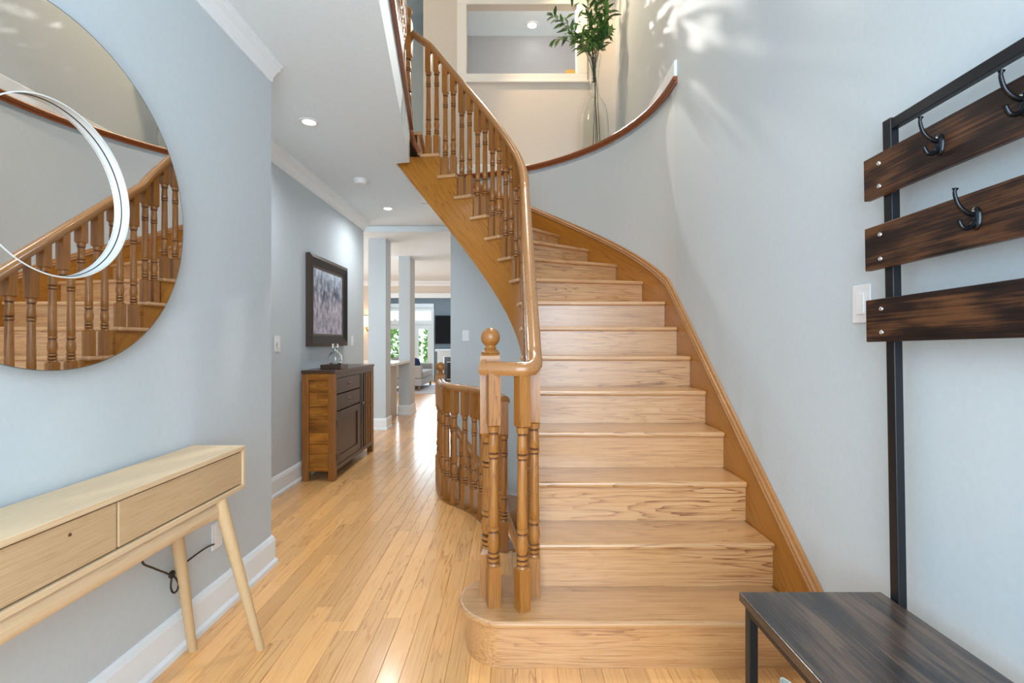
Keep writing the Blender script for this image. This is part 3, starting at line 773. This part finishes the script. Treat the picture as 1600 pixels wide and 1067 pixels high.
t = tag(box('wood_block', (-1.735,-1.545,4.37,4.56,CZ,CZ+.042), CAB_F, None, .003), 'small brown wooden block on the cabinet under the decanter', 'block')
dc = thing('glass_decanter', 'clear glass decanter with a cube stopper on a wooden block', 'decanter', (-1.63,4.46,CZ+.042))
prof = [(.012,.004),(.046,.0),(.054,.006),(.060,.030),(.061,.060),(.056,.085),(.042,.105),(.022,.116),(.017,.124),(.017,.140),(.023,.146)]
inn = [(.019,.145),(.013,.139),(.013,.124),(.018,.113),(.038,.101),(.051,.083),(.056,.060),(.055,.032),(.049,.014),(.010,.012)]
Md = Matrix.Translation((-1.63,4.46,CZ+.0425))
obj('bottle', MB().lathe(prof+inn, 28, Md), GLASS, dc, smooth=50)
m = MB().lathe([(.010,.128),(.0105,.147),(.014,.150)], 16, Md); m.box(-1.652,-1.608,4.438,4.482,CZ+.193,CZ+.233)
obj('stopper', m, GLASS, dc, bevel=.004)

# framed picture
pf = thing('framed_picture', 'dark framed blue grey misty landscape painting on the hall wall', 'picture', (-1.86,4.9,1.18))
PY0, PY1, PZ0, PZ1 = 4.40, 5.40, 1.185, 2.045
FRM = wood('frame_bronze', (.012,.008,.006), (.040,.028,.021), (.10,.072,.052), 1, 2, .42, .5, .0, .1)
FRD = plain('frame_black', (.005,.005,.008), .5)
def frame(name, y0, y1, z0, z1, w, x0, x1, xi, mat):
    m = MB()
    O = [(y0,z0),(y1,z0),(y1,z1),(y0,z1)]; I = [(y0+w,z0+w),(y1-w,z0+w),(y1-w,z1-w),(y0+w,z1-w)]
    vs = [(x0,*p) for p in O]+[(x1,*p) for p in O]+[(xi,*p) for p in I]+[(x0,*p) for p in I]
    fs = []
    for k in range(4):
        j = (k+1)%4; fs += [(k,j,4+j,4+k),(4+k,4+j,8+j,8+k),(8+k,8+j,12+j,12+k),(12+k,12+j,j,k)]
    return obj(name, m.add(vs, fs), mat, pf)
frame('outer_frame', PY0,PY1,PZ0,PZ1,.034,-1.879,-1.838,-1.826,FRM)
frame('inner_frame', PY0+.034,PY1-.034,PZ0+.034,PZ1-.034,.066,-1.879,-1.826,-1.852,FRD)
frame('gilt_slip', PY0+.10,PY1-.10,PZ0+.10,PZ1-.10,.02,-1.879,-1.850,-1.855,FRM)
cm, nt, b, N, L = newmat('misty_painting')
tcn = N.new('ShaderNodeTexCoord'); sp = N.new('ShaderNodeSeparateXYZ'); L.new(tcn.outputs['Generated'], sp.inputs[0])
mp_ = N.new('ShaderNodeMapping'); mp_.inputs['Scale'].default_value = (1,7,3.4); L.new(tcn.outputs['Generated'], mp_.inputs[0])
no = N.new('ShaderNodeTexNoise'); no.inputs['Scale'].default_value = 1.9; no.inputs['Detail'].default_value = 8; no.inputs['Roughness'].default_value = .66; L.new(mp_.outputs[0], no.inputs[0])
rz = N.new('ShaderNodeValToRGB'); L.new(sp.outputs['Z'], rz.inputs[0])
el = rz.color_ramp.elements; el[0].position = 0; el[0].color = (.50,.46,.53,1); el[1].position = 1; el[1].color = (.50,.58,.68,1)
for p, c in ((.28,(.44,.40,.48,1)),(.40,(.52,.48,.54,1)),(.55,(.46,.44,.52,1)),(.8,(.42,.48,.58,1))): q = rz.color_ramp.elements.new(p); q.color = c
# mask: strongest at two thirds height, towards the left
mk = N.new('ShaderNodeValToRGB'); L.new(sp.outputs['Z'], mk.inputs[0]); mk.color_ramp.elements[0].position = .30; mk.color_ramp.elements[0].color = (.18,.18,.18,1); mk.color_ramp.elements[1].position = .92; mk.color_ramp.elements[1].color = (0,0,0,1)
q = mk.color_ramp.elements.new(.66); q.color = (1,1,1,1)
no2 = N.new('ShaderNodeTexNoise'); no2.inputs['Scale'].default_value = 4.5; no2.inputs['Detail'].default_value = 6; L.new(tcn.outputs['Generated'], no2.inputs[0])
rn = N.new('ShaderNodeValToRGB'); rn.color_ramp.elements[0].position = .40; rn.color_ramp.elements[1].position = .60; rn.color_ramp.elements[0].color = (1,1,1,1); rn.color_ramp.elements[1].color = (0,0,0,1)
av = N.new('ShaderNodeMath'); av.operation = 'MULTIPLY_ADD'; av.inputs[1].default_value = .5; L.new(no.outputs['Fac'], av.inputs[0])
hv = N.new('ShaderNodeMath'); hv.operation = 'MULTIPLY'; hv.inputs[1].default_value = .5; L.new(no2.outputs['Fac'], hv.inputs[0]); L.new(hv.outputs[0], av.inputs[2])
L.new(av.outputs[0], rn.inputs[0])
mm = N.new('ShaderNodeMath'); mm.operation = 'MULTIPLY'; L.new(rn.outputs[0], mm.inputs[0]); L.new(mk.outputs[0], mm.inputs[1])
mx = N.new('ShaderNodeMix'); mx.data_type = 'RGBA'; L.new(mm.outputs[0], mx.inputs[0]); L.new(rz.outputs[0], mx.inputs[6]); mx.inputs[7].default_value = (.07,.09,.15,1)
m2 = N.new('ShaderNodeMix'); m2.data_type = 'RGBA'; m2.blend_type = 'OVERLAY'; m2.inputs[0].default_value = .55; L.new(mx.outputs[2], m2.inputs[6])
gr_ = N.new('ShaderNodeValToRGB'); gr_.color_ramp.elements[0].position = .35; gr_.color_ramp.elements[1].position = .65; L.new(no.outputs['Fac'], gr_.inputs[0]); L.new(gr_.outputs[0], m2.inputs[7])
L.new(m2.outputs[2], b.inputs['Base Color']); b.inputs['Roughness'].default_value = .5
obj('canvas', MB().box(-1.879,-1.858,PY0+.12,PY1-.12,PZ0+.12,PZ1-.12), cm, pf)

# ------------------------------------------------------------------ hall ceiling fixtures
for (x,y,lab) in ((-1.394,3.32,'recessed ceiling downlight nearest the mirror wall'),(-1.408,5.48,'recessed ceiling downlight farther down the hall')):
    t = thing('recessed_light', lab, 'light', (x,y,2.735), 'hall downlights')
    obj('trim_ring', MB().lathe([(.044,-.003),(.060,-.005),(.066,-.002),(.066,.004),(.044,.004)], 28, Matrix.Translation((x,y,2.738)), cap=False), PLASTIC, t, smooth=40)
    obj('diffuser', MB().lathe([(.001,-.0005),(.042,-.002),(.044,.002)], 24, Matrix.Translation((x,y,2.738))), LAMP, t, smooth=40)
    spot('recessed_lamp', (x,y,2.725), 75, (.92,.97,1.0), 165, 1.0, .06)
t = thing('smoke_detector', 'round white smoke detector on the hall ceiling', 'smoke detector', (-1.41,4.5,2.70))
Ms = Matrix.Translation((-1.41,4.50,2.74))
obj('base', MB().lathe([(.06,-.0),(.062,-.006),(.060,-.018)], 28, Ms), PLASTIC, t, smooth=40)
obj('cover', MB().lathe([(.056,-.016),(.056,-.030),(.048,-.042),(.020,-.046),(.001,-.046)], 28, Ms), PLASTIC, t, smooth=40)
box('vent_slot', (-1.435,-1.385,4.452,4.458,2.708,2.716), BLACK, t, .001)

# upstairs lamp behind the opening
t = thing('recessed_light', 'bright downlight in the upper room seen through the opening', 'light', (.27,6.49,5.475))
obj('trim_ring', MB().lathe([(.06,-.004),(.085,-.006),(.09,-.002),(.09,.004),(.06,.004)], 28, Matrix.Translation((.27,6.49,5.478)), cap=False), PLASTIC, t, smooth=40)
obj('diffuser', MB().lathe([(.001,-.004),(.055,-.004),(.06,.002)], 24, Matrix.Translation((.27,6.49,5.478))), emit('bright_lamp',(1,.98,.95),14), t, smooth=40)
sp2 = spot('upper_room_lamp', (.27,6.47,5.43), 420, (1,.95,.88), 80, .35, .02)
sp2.rotation_euler = (Vector((1.0,4.3,3.9))-Vector((.27,6.47,5.43))).to_track_quat('-Z','Y').to_euler()
# warm lamps of the upper hall
point('upper_hall_lamp', (-1.7,3.6,5.2), 38, (1,.76,.50), .12)
sp3 = spot('upper_ledge_lamp', (.25,4.7,5.44), 130, (1,.74,.47), 92, .5, .06)
sp3.rotation_euler = (Vector((1.0,4.8,3.7))-Vector((.25,4.7,5.44))).to_track_quat('-Z','Y').to_euler()
spot('tread_fill_light', (.55,2.6,5.3), 170, (1,.96,.90), 62, .7, .12)  # unseen spot added from above to brighten the treads and floor
t = tag(box('canvas_board', (.60,.73,5.40,5.43,4.15,4.27), plain('ochre_board',(.42,.27,.07),.6), None, .002), 'small ochre panel standing on the upper opening sill', 'panel')

# ------------------------------------------------------------------ vase with leafy branches on the ledge
VX, VY, VZ = .83, 4.86, 3.042
va = thing('glass_vase', 'tall clear glass vase with a slim neck on the plant ledge', 'vase', (VX,VY,VZ))
oprof = [(.02,0),(.10,.0),(.125,.02),(.140,.10),(.142,.28),(.135,.44),(.115,.54),(.080,.605),(.052,.645),(.043,.70),(.041,.80),(.047,.92),(.060,1.01),(.068,1.05)]
iprof = [(.064,1.049),(.056,1.01),(.043,.92),(.037,.80),(.039,.70),(.048,.645),(.076,.603),(.111,.537),(.131,.437),(.138,.28),(.136,.10),(.121,.026),(.02,.018)]
obj('body', MB().lathe(oprof+iprof, 36, Matrix.Translation((VX,VY,VZ))), GLASS, va, smooth=50)
pl_ = thing('leafy_branches', 'green leafy branches standing in the tall glass vase', 'plant', (VX,VY,VZ+.05))
def leaf_mesh(l, w, bend):
    m = MB(); vs = []; n = 5
    prof = [0,.62,1,.72,.0]
    for i in range(n):
        t = i/(n-1); ww = w*prof[i]*.5+.0006; z = -bend*l*t*t
        vs += [(l*t,-ww,z+ww*.25),(l*t,0,z),(l*t,ww,z+ww*.25)]
    fs = []
    for i in range(n-1):
        a = i*3; fs += [(a,a+3,a+4,a+1),(a+1,a+4,a+5,a+2)]
    return m.add(vs, fs).mesh('leaf', 60)
LM = [leaf_mesh(.105,.034,.2), leaf_mesh(.085,.030,.35), leaf_mesh(.12,.034,.12)]
lm2 = plain('leaf_light', (.19,.30,.08), .4); lm3 = plain('leaf_dark', (.035,.10,.025), .4)
for m_, q in zip(LM, (LEAF,lm2,lm3)): m_.materials.append(q)
rnd = random.Random(3)
ends = [(-.42,-.06,1.42),(-.40,-.05,1.20),(-.22,.08,1.62),(-.12,-.1,1.85),(.0,.05,1.95),(.08,-.12,1.70),(.14,-.02,1.50),(.20,.04,1.32),(.10,.10,1.90),(-.28,.02,1.28),(.17,-.1,1.20),(-.05,.0,1.45),(.05,-.08,1.38),(.16,.05,1.62),(-.10,.06,1.30),(.12,-.05,1.28),(-.33,-.08,1.36),(.02,-.03,1.60),(-.16,-.06,1.24),(.19,-.06,1.42)]
for i, e in enumerate(ends):
    b0 = Vector((VX+rnd.uniform(-.05,.07), VY+rnd.uniform(-.05,.05), VZ+.05+rnd.uniform(0,.12)))
    nk = Vector((VX+rnd.uniform(-.02,.02), VY+rnd.uniform(-.016,.016), VZ+.80)); top = Vector((VX+.035*e[0]/.3+rnd.uniform(-.02,.02), VY+e[1]*.2, VZ+1.04))
    en = Vector((VX+min(e[0],.13), VY+e[1], VZ+e[2])); mid = top.lerp(en,.55)+Vector((0,0,.05))
    inside = i in (2,5,7,8)
    pts = ([b0,nk] if inside else [nk])+[top,mid,en]
    pth = smooth_path([tuple(p) for p in pts], 8)
    n = len(pth); obj('stem', MB().tube(pth, [.0042-.0028*k/n for k in range(n)], 6), STEM, pl_, smooth=60)
    s0 = int(n*.60 if inside else n*.42)
    for k in range(s0, n):
        cnt = 2 if k < n-1 else 3
        for c in range(cnt):
            if rnd.random() < .26: continue
            p = pth[k]; t = (pth[min(k+1,n-1)]-pth[k-1]).normalized()
            az = rnd.uniform(0,2*PI); side = t.cross(Vector((math.cos(az),math.sin(az),.3))).normalized()
            d = (t*rnd.uniform(.35,.9)+side*.9).normalized()
            y = Vector((0,0,1)).cross(d); y = y.normalized() if y.length > .1 else Vector((1,0,0)); z = d.cross(y)
            s = rnd.uniform(.75,1.1)
            M = Matrix((( d.x*s,y.x*s,z.x*s,p.x),(d.y*s,y.y*s,z.y*s,p.y),(d.z*s,y.z*s,z.z*s,p.z),(0,0,0,1)))
            me = rnd.choice(LM); link('leaf', me, None, pl_, M)

# ------------------------------------------------------------------ hall tree: bench with coat rack
ht = thing('coat_rack_bench', 'black metal hall bench with dark rustic coat rack boards and hooks', 'hall tree', (.86,.9,0))
BX0, BX1, BY0, BY1, BZ = .650, 1.056, .18, 1.384, .514
seat = box('seat', (BX0,BX1,BY0,BY1,BZ-.024,BZ), DARKT, ht, .001)
def bar(name, b, par=ht): return box(name, b, BLACKM, par, .002)
for x in (BX0+.010, BX1-.035):
    for y in (BY0+.012, BY1-.040): bar('leg', (x,x+.025,y,y+.025,0,BZ-.024))
bar('seat_rail', (BX0+.010,BX0+.035,BY0+.037,BY1-.040,BZ-.050,BZ-.0245)); bar('seat_rail', (BX1-.035,BX1-.010,BY0+.037,BY1-.040,BZ-.050,BZ-.0245))
for y in (BY0+.012, BY1-.040): bar('end_rail', (BX0+.035,BX1-.035,y,y+.025,BZ-.050,BZ-.0245))
for x in (BX0+.012, BX1-.033): bar('lower_rail', (x,x+.018,BY0+.037,BY1-.040,.16,.178))
for i in range(11):
    y = BY0+.06+i*(BY1-BY0-.14)/10; bar('shelf_bar', (BX0+.030,BX1-.033,y,y+.010,.164,.174))
# uprights lean a little along the wall
TILT = Matrix.Translation((1.07,1.343,.45))@Matrix.Rotation(math.radians(1.25),4,'X').inverted()@Matrix.Translation((-1.07,-1.343,-.45))
def tilt(o, par):
    o.matrix_basis = TILT@o.matrix_basis; W[o] = o.matrix_basis; return o
PXa, PXb = 1.062, 1.086
ZTOP = 1.861
for y in (.208, 1.326): tilt(box('upright', (PXa,PXb,y,y+.030,.0 if y < 1 else .0,ZTOP), BLACKM, ht, .002), ht)
tilt(box('top_bar', (PXa+.002,PXb-.002,.238,1.326,ZTOP-.034,ZTOP-.004), BLACKM, ht, .002), ht)
BFX = 1.043
def hook(y, z, par):
    m = MB(); x = BFX; H = .70
    def sp_(P, n): return [Vector((x+(q[0]-x)*H, y, z+(q[2]-z)*H)) for q in smooth_path(P, n)]
    # oval back plate
    vs = []; seg = 20
    pl2 = [(0,.014,.027),(.003,.014,.027),(.007,.010,.021),(.009,.003,.008)]
    for dx, ry, rz_ in pl2:
        vs += [(x-dx, y+ry*math.cos(2*PI*k/seg), z+rz_*math.sin(2*PI*k/seg)) for k in range(seg)]
    fs = [tuple(range(seg)), tuple(range(3*seg,4*seg))]
    for i in range(3): fs += [(i*seg+k,i*seg+(k+1)%seg,(i+1)*seg+(k+1)%seg,(i+1)*seg+k) for k in range(seg)]
    o = tilt(obj('hook', m.add(vs, fs), HOOKM, par, smooth=50), par)
    up = sp_([(x-.006,y,z+.012),(x-.030,y,z+.018),(x-.056,y,z+.042),(x-.068,y,z+.078),(x-.066,y,z+.096)], 6)
    n = len(up); a = tilt(obj('prong', MB().tube(up, [.0060-.0028*k/n if k < n-4 else .0036+.0009*(k-n+4) for k in range(n)], 10), HOOKM, o, smooth=60), o)
    dn = sp_([(x-.006,y,z-.014),(x-.024,y,z-.030),(x-.044,y,z-.030),(x-.054,y,z-.014),(x-.056,y,z-.006)], 6)
    n = len(dn); tilt(obj('prong', MB().tube(dn, [.0066-.0028*k/n if k < n-4 else .0042+.0005*(k-n+4) for k in range(n)], 10), HOOKM, o, smooth=60), o)
    for dz in (.016,-.016):
        tilt(obj('screw', MB().lathe([(.0035,0),(.003,.0015),(.001,.002)], 10, Matrix.Translation((x-.0065,y,z+dz))@Matrix.Rotation(-PI/2,4,'Y')), STEEL, o, smooth=50), o)
for (z0, z1, hooks) in ((1.646,1.767,(1.150,.955,.55)),(1.439,1.564,(1.062,.70,.32)),(1.231,1.353,())):
    b = tilt(box('board', (BFX,PXa-.0005,.14,1.406,z0,z1), DARKW, ht, .002), ht)
    for y in (.223,1.345):
        for z in (z0+.026, z1-.030):
            s = tilt(obj('bolt', MB().lathe([(.0065,0),(.0062,.0025),(.0045,.004),(.0040,.002),(.001,.002)], 14, Matrix.Translation((BFX,y,z))@Matrix.Rotation(-PI/2,4,'Y')), STEEL, b, smooth=50), b)
    for y in hooks: hook(y, (z0+z1)/2+.0, b)

# pale shoe on the floor beside the bench
SHOE = plain('pale_mint_canvas', (.62,.72,.68), .7); SOLE = plain('white_sole', (.8,.8,.79), .6)
sh = thing('shoe', 'pale mint canvas shoe on the floor by the far end of the bench', 'shoe', (.905,1.50,0))
def shoe_loop(sx, z, toe, heel, w, n=28):
    pts = []
    for k in range(n):
        a = 2*PI*k/n; c, s = math.cos(a), math.sin(a)
        y = 1.50-(toe if c > 0 else heel)*c; x = .905+w*s*(1-.15*max(0,-c)); pts.append((x,y,z-.178))
    return pts
def loft(L):
    m = MB(); n = len(L[0]); vs = [p for l in L for p in l]; fs = [tuple(range(n)), tuple(range((len(L)-1)*n, len(L)*n))]
    for i in range(len(L)-1): fs += [(i*n+k,i*n+(k+1)%n,(i+1)*n+(k+1)%n,(i+1)*n+k) for k in range(n)]
    return m.add(vs, fs)
obj('sole', loft([shoe_loop(0,.179,.145,.13,.046), shoe_loop(0,.185,.150,.135,.050), shoe_loop(0,.205,.150,.135,.049)]), SOLE, sh, smooth=50)
obj('upper', loft([shoe_loop(0,.205,.146,.132,.046), shoe_loop(0,.235,.135,.130,.044), shoe_loop(0,.262,.05,.126,.038), shoe_loop(0,.283,.02,.122,.032), shoe_loop(0,.281,.012,.115,.026), shoe_loop(0,.235,.010,.11,.024)]), SHOE, sh, smooth=60)
for i in range(4):
    y = 1.48-.022*i; z = .090-.0085*i
    obj('lace', MB().tube([(.880,y,z-.010),(.895,y,z+.002),(.915,y,z+.002),(.930,y,z-.010)], .003, 6), SOLE, sh, smooth=60)

# ------------------------------------------------------------------ family room at the back
rg = tag(box('rug', (-3.0,-1.2,11.35,14.0,.001,.014), paint('pale_rug',(.52,.52,.54),.9,.12,.3,80), None, .004), 'pale grey rug on the family room floor', 'rug')
SF = paint('grey_upholstery', (.40,.385,.37), .9, .08, .1, 300)
sf = thing('sofa', 'grey upholstered sofa with wooden legs in the family room', 'sofa', (-2.15,12.6,.014))
Z = .014
sx0, sx1, sy0, sy1 = -3.0,-2.22,11.85,13.6
box('base', (sx0,sx1,sy0,sy1,Z+.12,Z+.30), SF, sf, .02)
box('arm', (sx0,sx1,sy0,sy0+.16,Z+.30,Z+.62), SF, sf, .04); box('arm', (sx0,sx1,sy1-.16,sy1,Z+.30,Z+.62), SF, sf, .04)
box('backrest', (sx0,sx0+.2,sy0+.16,sy1-.16,Z+.30,Z+.82), SF, sf, .05)
for a, b in ((sy0+.165,12.72),(12.73,sy1-.165)): box('seat_cushion', (sx0+.2,sx1+.02,a,b,Z+.30,Z+.46), SF, sf, .04)
for x in (sx0+.05,sx1-.09):
    for y in (sy0+.04,sy1-.08): box('leg', (x,x+.045,y,y+.045,Z,Z+.12), CAB_V, sf, .004)
m = MB().lathe([(.01,-.07),(.12,-.055),(.20,-.02),(.215,0),(.20,.02),(.12,.055),(.01,.07)], 4, Matrix.Translation((-2.46,12.24,.014+.67))@Matrix.Rotation(.35,4,'Z')@Matrix.Rotation(PI/2-.25,4,'X')@Matrix.Rotation(PI/4,4,'Z'))
pc = obj('throw_pillow', m, paint('navy_fabric',(.012,.03,.11),.8), None, smooth=60); ss = pc.modifiers.new('s','SUBSURF'); ss.levels = 2; ss.render_levels = 2
tag(pc, 'navy blue throw pillow on the grey sofa', 'pillow')
TVS = plain('tv_screen',(.003,.003,.005),.3); TVS.node_tree.nodes['Principled BSDF'].inputs['Specular IOR Level'].default_value = .15
tv = thing('television', 'black flat television above the white fireplace', 'television', (-1.9,14.95,1.15))
box('screen', (-2.36,-1.2,14.93,14.96,1.17,2.02), TVS, tv, .004)
box('bezel', (-2.38,-1.18,14.94,14.98,1.15,2.04), plain('tv_bezel',(.015,.015,.017),.3), tv, .004)
fp = thing('fireplace', 'white mantel fireplace with a dark firebox in the family room', 'fireplace', (-1.8,14.9,0))
box('mantel_shelf', (-2.34,-1.1,14.66,15.0,.93,.99), TRIM, fp, .006)
box('pilaster', (-2.28,-2.08,14.76,15.0,0,.93), TRIM, fp, .006); box('pilaster', (-1.36,-1.16,14.76,15.0,0,.93), TRIM, fp, .006)
box('frieze', (-2.08,-1.36,14.76,15.0,.76,.93), TRIM, fp, .006)
box('tile_surround', (-2.08,-1.36,14.84,15.0,0,.76), plain('slate_tile',(.10,.11,.12),.3), fp, .002)
box('firebox', (-1.98,-1.46,14.82,14.84,.05,.62), plain('firebox_black',(.01,.01,.01),.4), fp, .004)
for y, z in ((14.80,.60),(14.80,.07)): box('firebox_frame', (-2.0,-1.44,14.812,14.822,z-.015,z+.015), STEEL, fp, .002)
# glazed doors in the far wall
PANE = glass('window_glass', (1,1,1), 0, 1.05)
for i, (a, b) in enumerate(((-3.10,-2.42),(-4.05,-3.17))):
    d = thing('door_%d'%(i+1), ['white glazed garden door with a transom in the family room','white glazed door half hidden behind the far column'][i], 'door', ((a+b)/2,15,0), kind='structure')
    m = MB()
    m.box(a,a+.09,14.97,15.06,0,2.28); m.box(b-.09,b,14.97,15.06,0,2.28); m.box(a+.09,b-.09,14.97,15.06,2.18,2.28); m.box(a+.09,b-.09,14.97,15.06,1.76,1.88)
    obj('frame', m, TRIM, d)
    m = MB(); m.box(a+.09,a+.20,14.99,15.04,0,1.76); m.box(b-.20,b-.09,14.99,15.04,0,1.76); m.box(a+.2,b-.2,14.99,15.04,1.62,1.76); m.box(a+.2,b-.2,14.99,15.04,0,.30)
    obj('leaf', m, TRIM, d)
    obj('pane', MB().box(a+.2,b-.2,15.01,15.018,.30,1.62), PANE, d); obj('pane', MB().box(a+.09,b-.09,15.01,15.018,1.88,2.18), PANE, d)
    obj('casing', MB().box(a-.06,b+.0,14.94,14.97,2.28,2.40).box(a-.06,a+.02,14.94,14.97,0,2.28), TRIM, d)
# garden outside the doors
gm = MB().box(-9,4,15.2,30,-.3,-.05); struct(obj('ground', gm, paint('lawn',(.30,.48,.16),.9,.3,.2,8)), 'green lawn outside the garden door', 'lawn')
HG = paint('hedge_leaf', (.34,.55,.20), .8, .4, .3, 20)
rr = random.Random(5)
for i in range(3):
    x = -6.2+i*1.75; y = 19+rr.uniform(-.6,.6)
    t = thing('garden_shrub', ['leftmost','middle','rightmost'][i]+' leafy green shrub in the garden outside the glazed doors', 'shrub', (x,y,-.05), 'garden shrubs')
    vs = []; fs = []
    for k in range(900):
        th = rr.uniform(0,2*PI); ph = math.acos(rr.uniform(-1,1)); q = rr.uniform(.75,1.05)
        c = Vector((x+.75*q*math.sin(ph)*math.cos(th), y+.7*q*math.sin(ph)*math.sin(th), 1.0+1.1*q*math.cos(ph)))
        u = Vector((rr.uniform(-1,1),rr.uniform(-1,1),rr.uniform(-1,1))).normalized()*.12; v = u.cross(Vector((rr.uniform(-1,1),rr.uniform(-1,1),1))).normalized()*.06
        n = len(vs); vs += [tuple(c-u),tuple(c+v),tuple(c+u),tuple(c-v)]; fs.append((n,n+1,n+2,n+3))
    f = obj('foliage', MB().add(vs, fs), HG, t); f['kind'] = 'stuff'
    obj('trunk', MB().tube([(x,y,-.05),(x+.03,y,.5),(x,y,1.2)], [.06,.05,.03], 8), STEM, t, smooth=60)
# sconce on the beige wall, glimpsed between hall wall and column
sc = thing('wall_sconce', 'lit wall sconce with a cream shade on the beige wall', 'sconce', (-3.42,11.4,1.5))
obj('shade', MB().lathe([(.085,0),(.085,.26)], 24, Matrix.Translation((-3.42,11.38,1.58)), cap=False), emit('lit_shade',(1,.85,.6),.8), sc, smooth=40)
obj('rim', MB().lathe([(.086,0),(.088,.0),(.088,.012),(.086,.012)], 24, Matrix.Translation((-3.42,11.38,1.835)), cap=False), BLACKM, sc)
obj('arm', MB().tube([(-3.42,11.5,1.52),(-3.42,11.44,1.49),(-3.42,11.38,1.50),(-3.42,11.38,1.58)], .012, 8), BRASS, sc, smooth=60)
obj('wall_plate', MB().lathe([(.05,0),(.05,.01),(.03,.016)], 16, Matrix.Translation((-3.42,11.5,1.52))@Matrix.Rotation(PI/2,4,'X')), BRASS, sc, smooth=40)
point('sconce_lamp', (-3.42,11.36,1.70), 2.5, (1,.75,.48), .04)
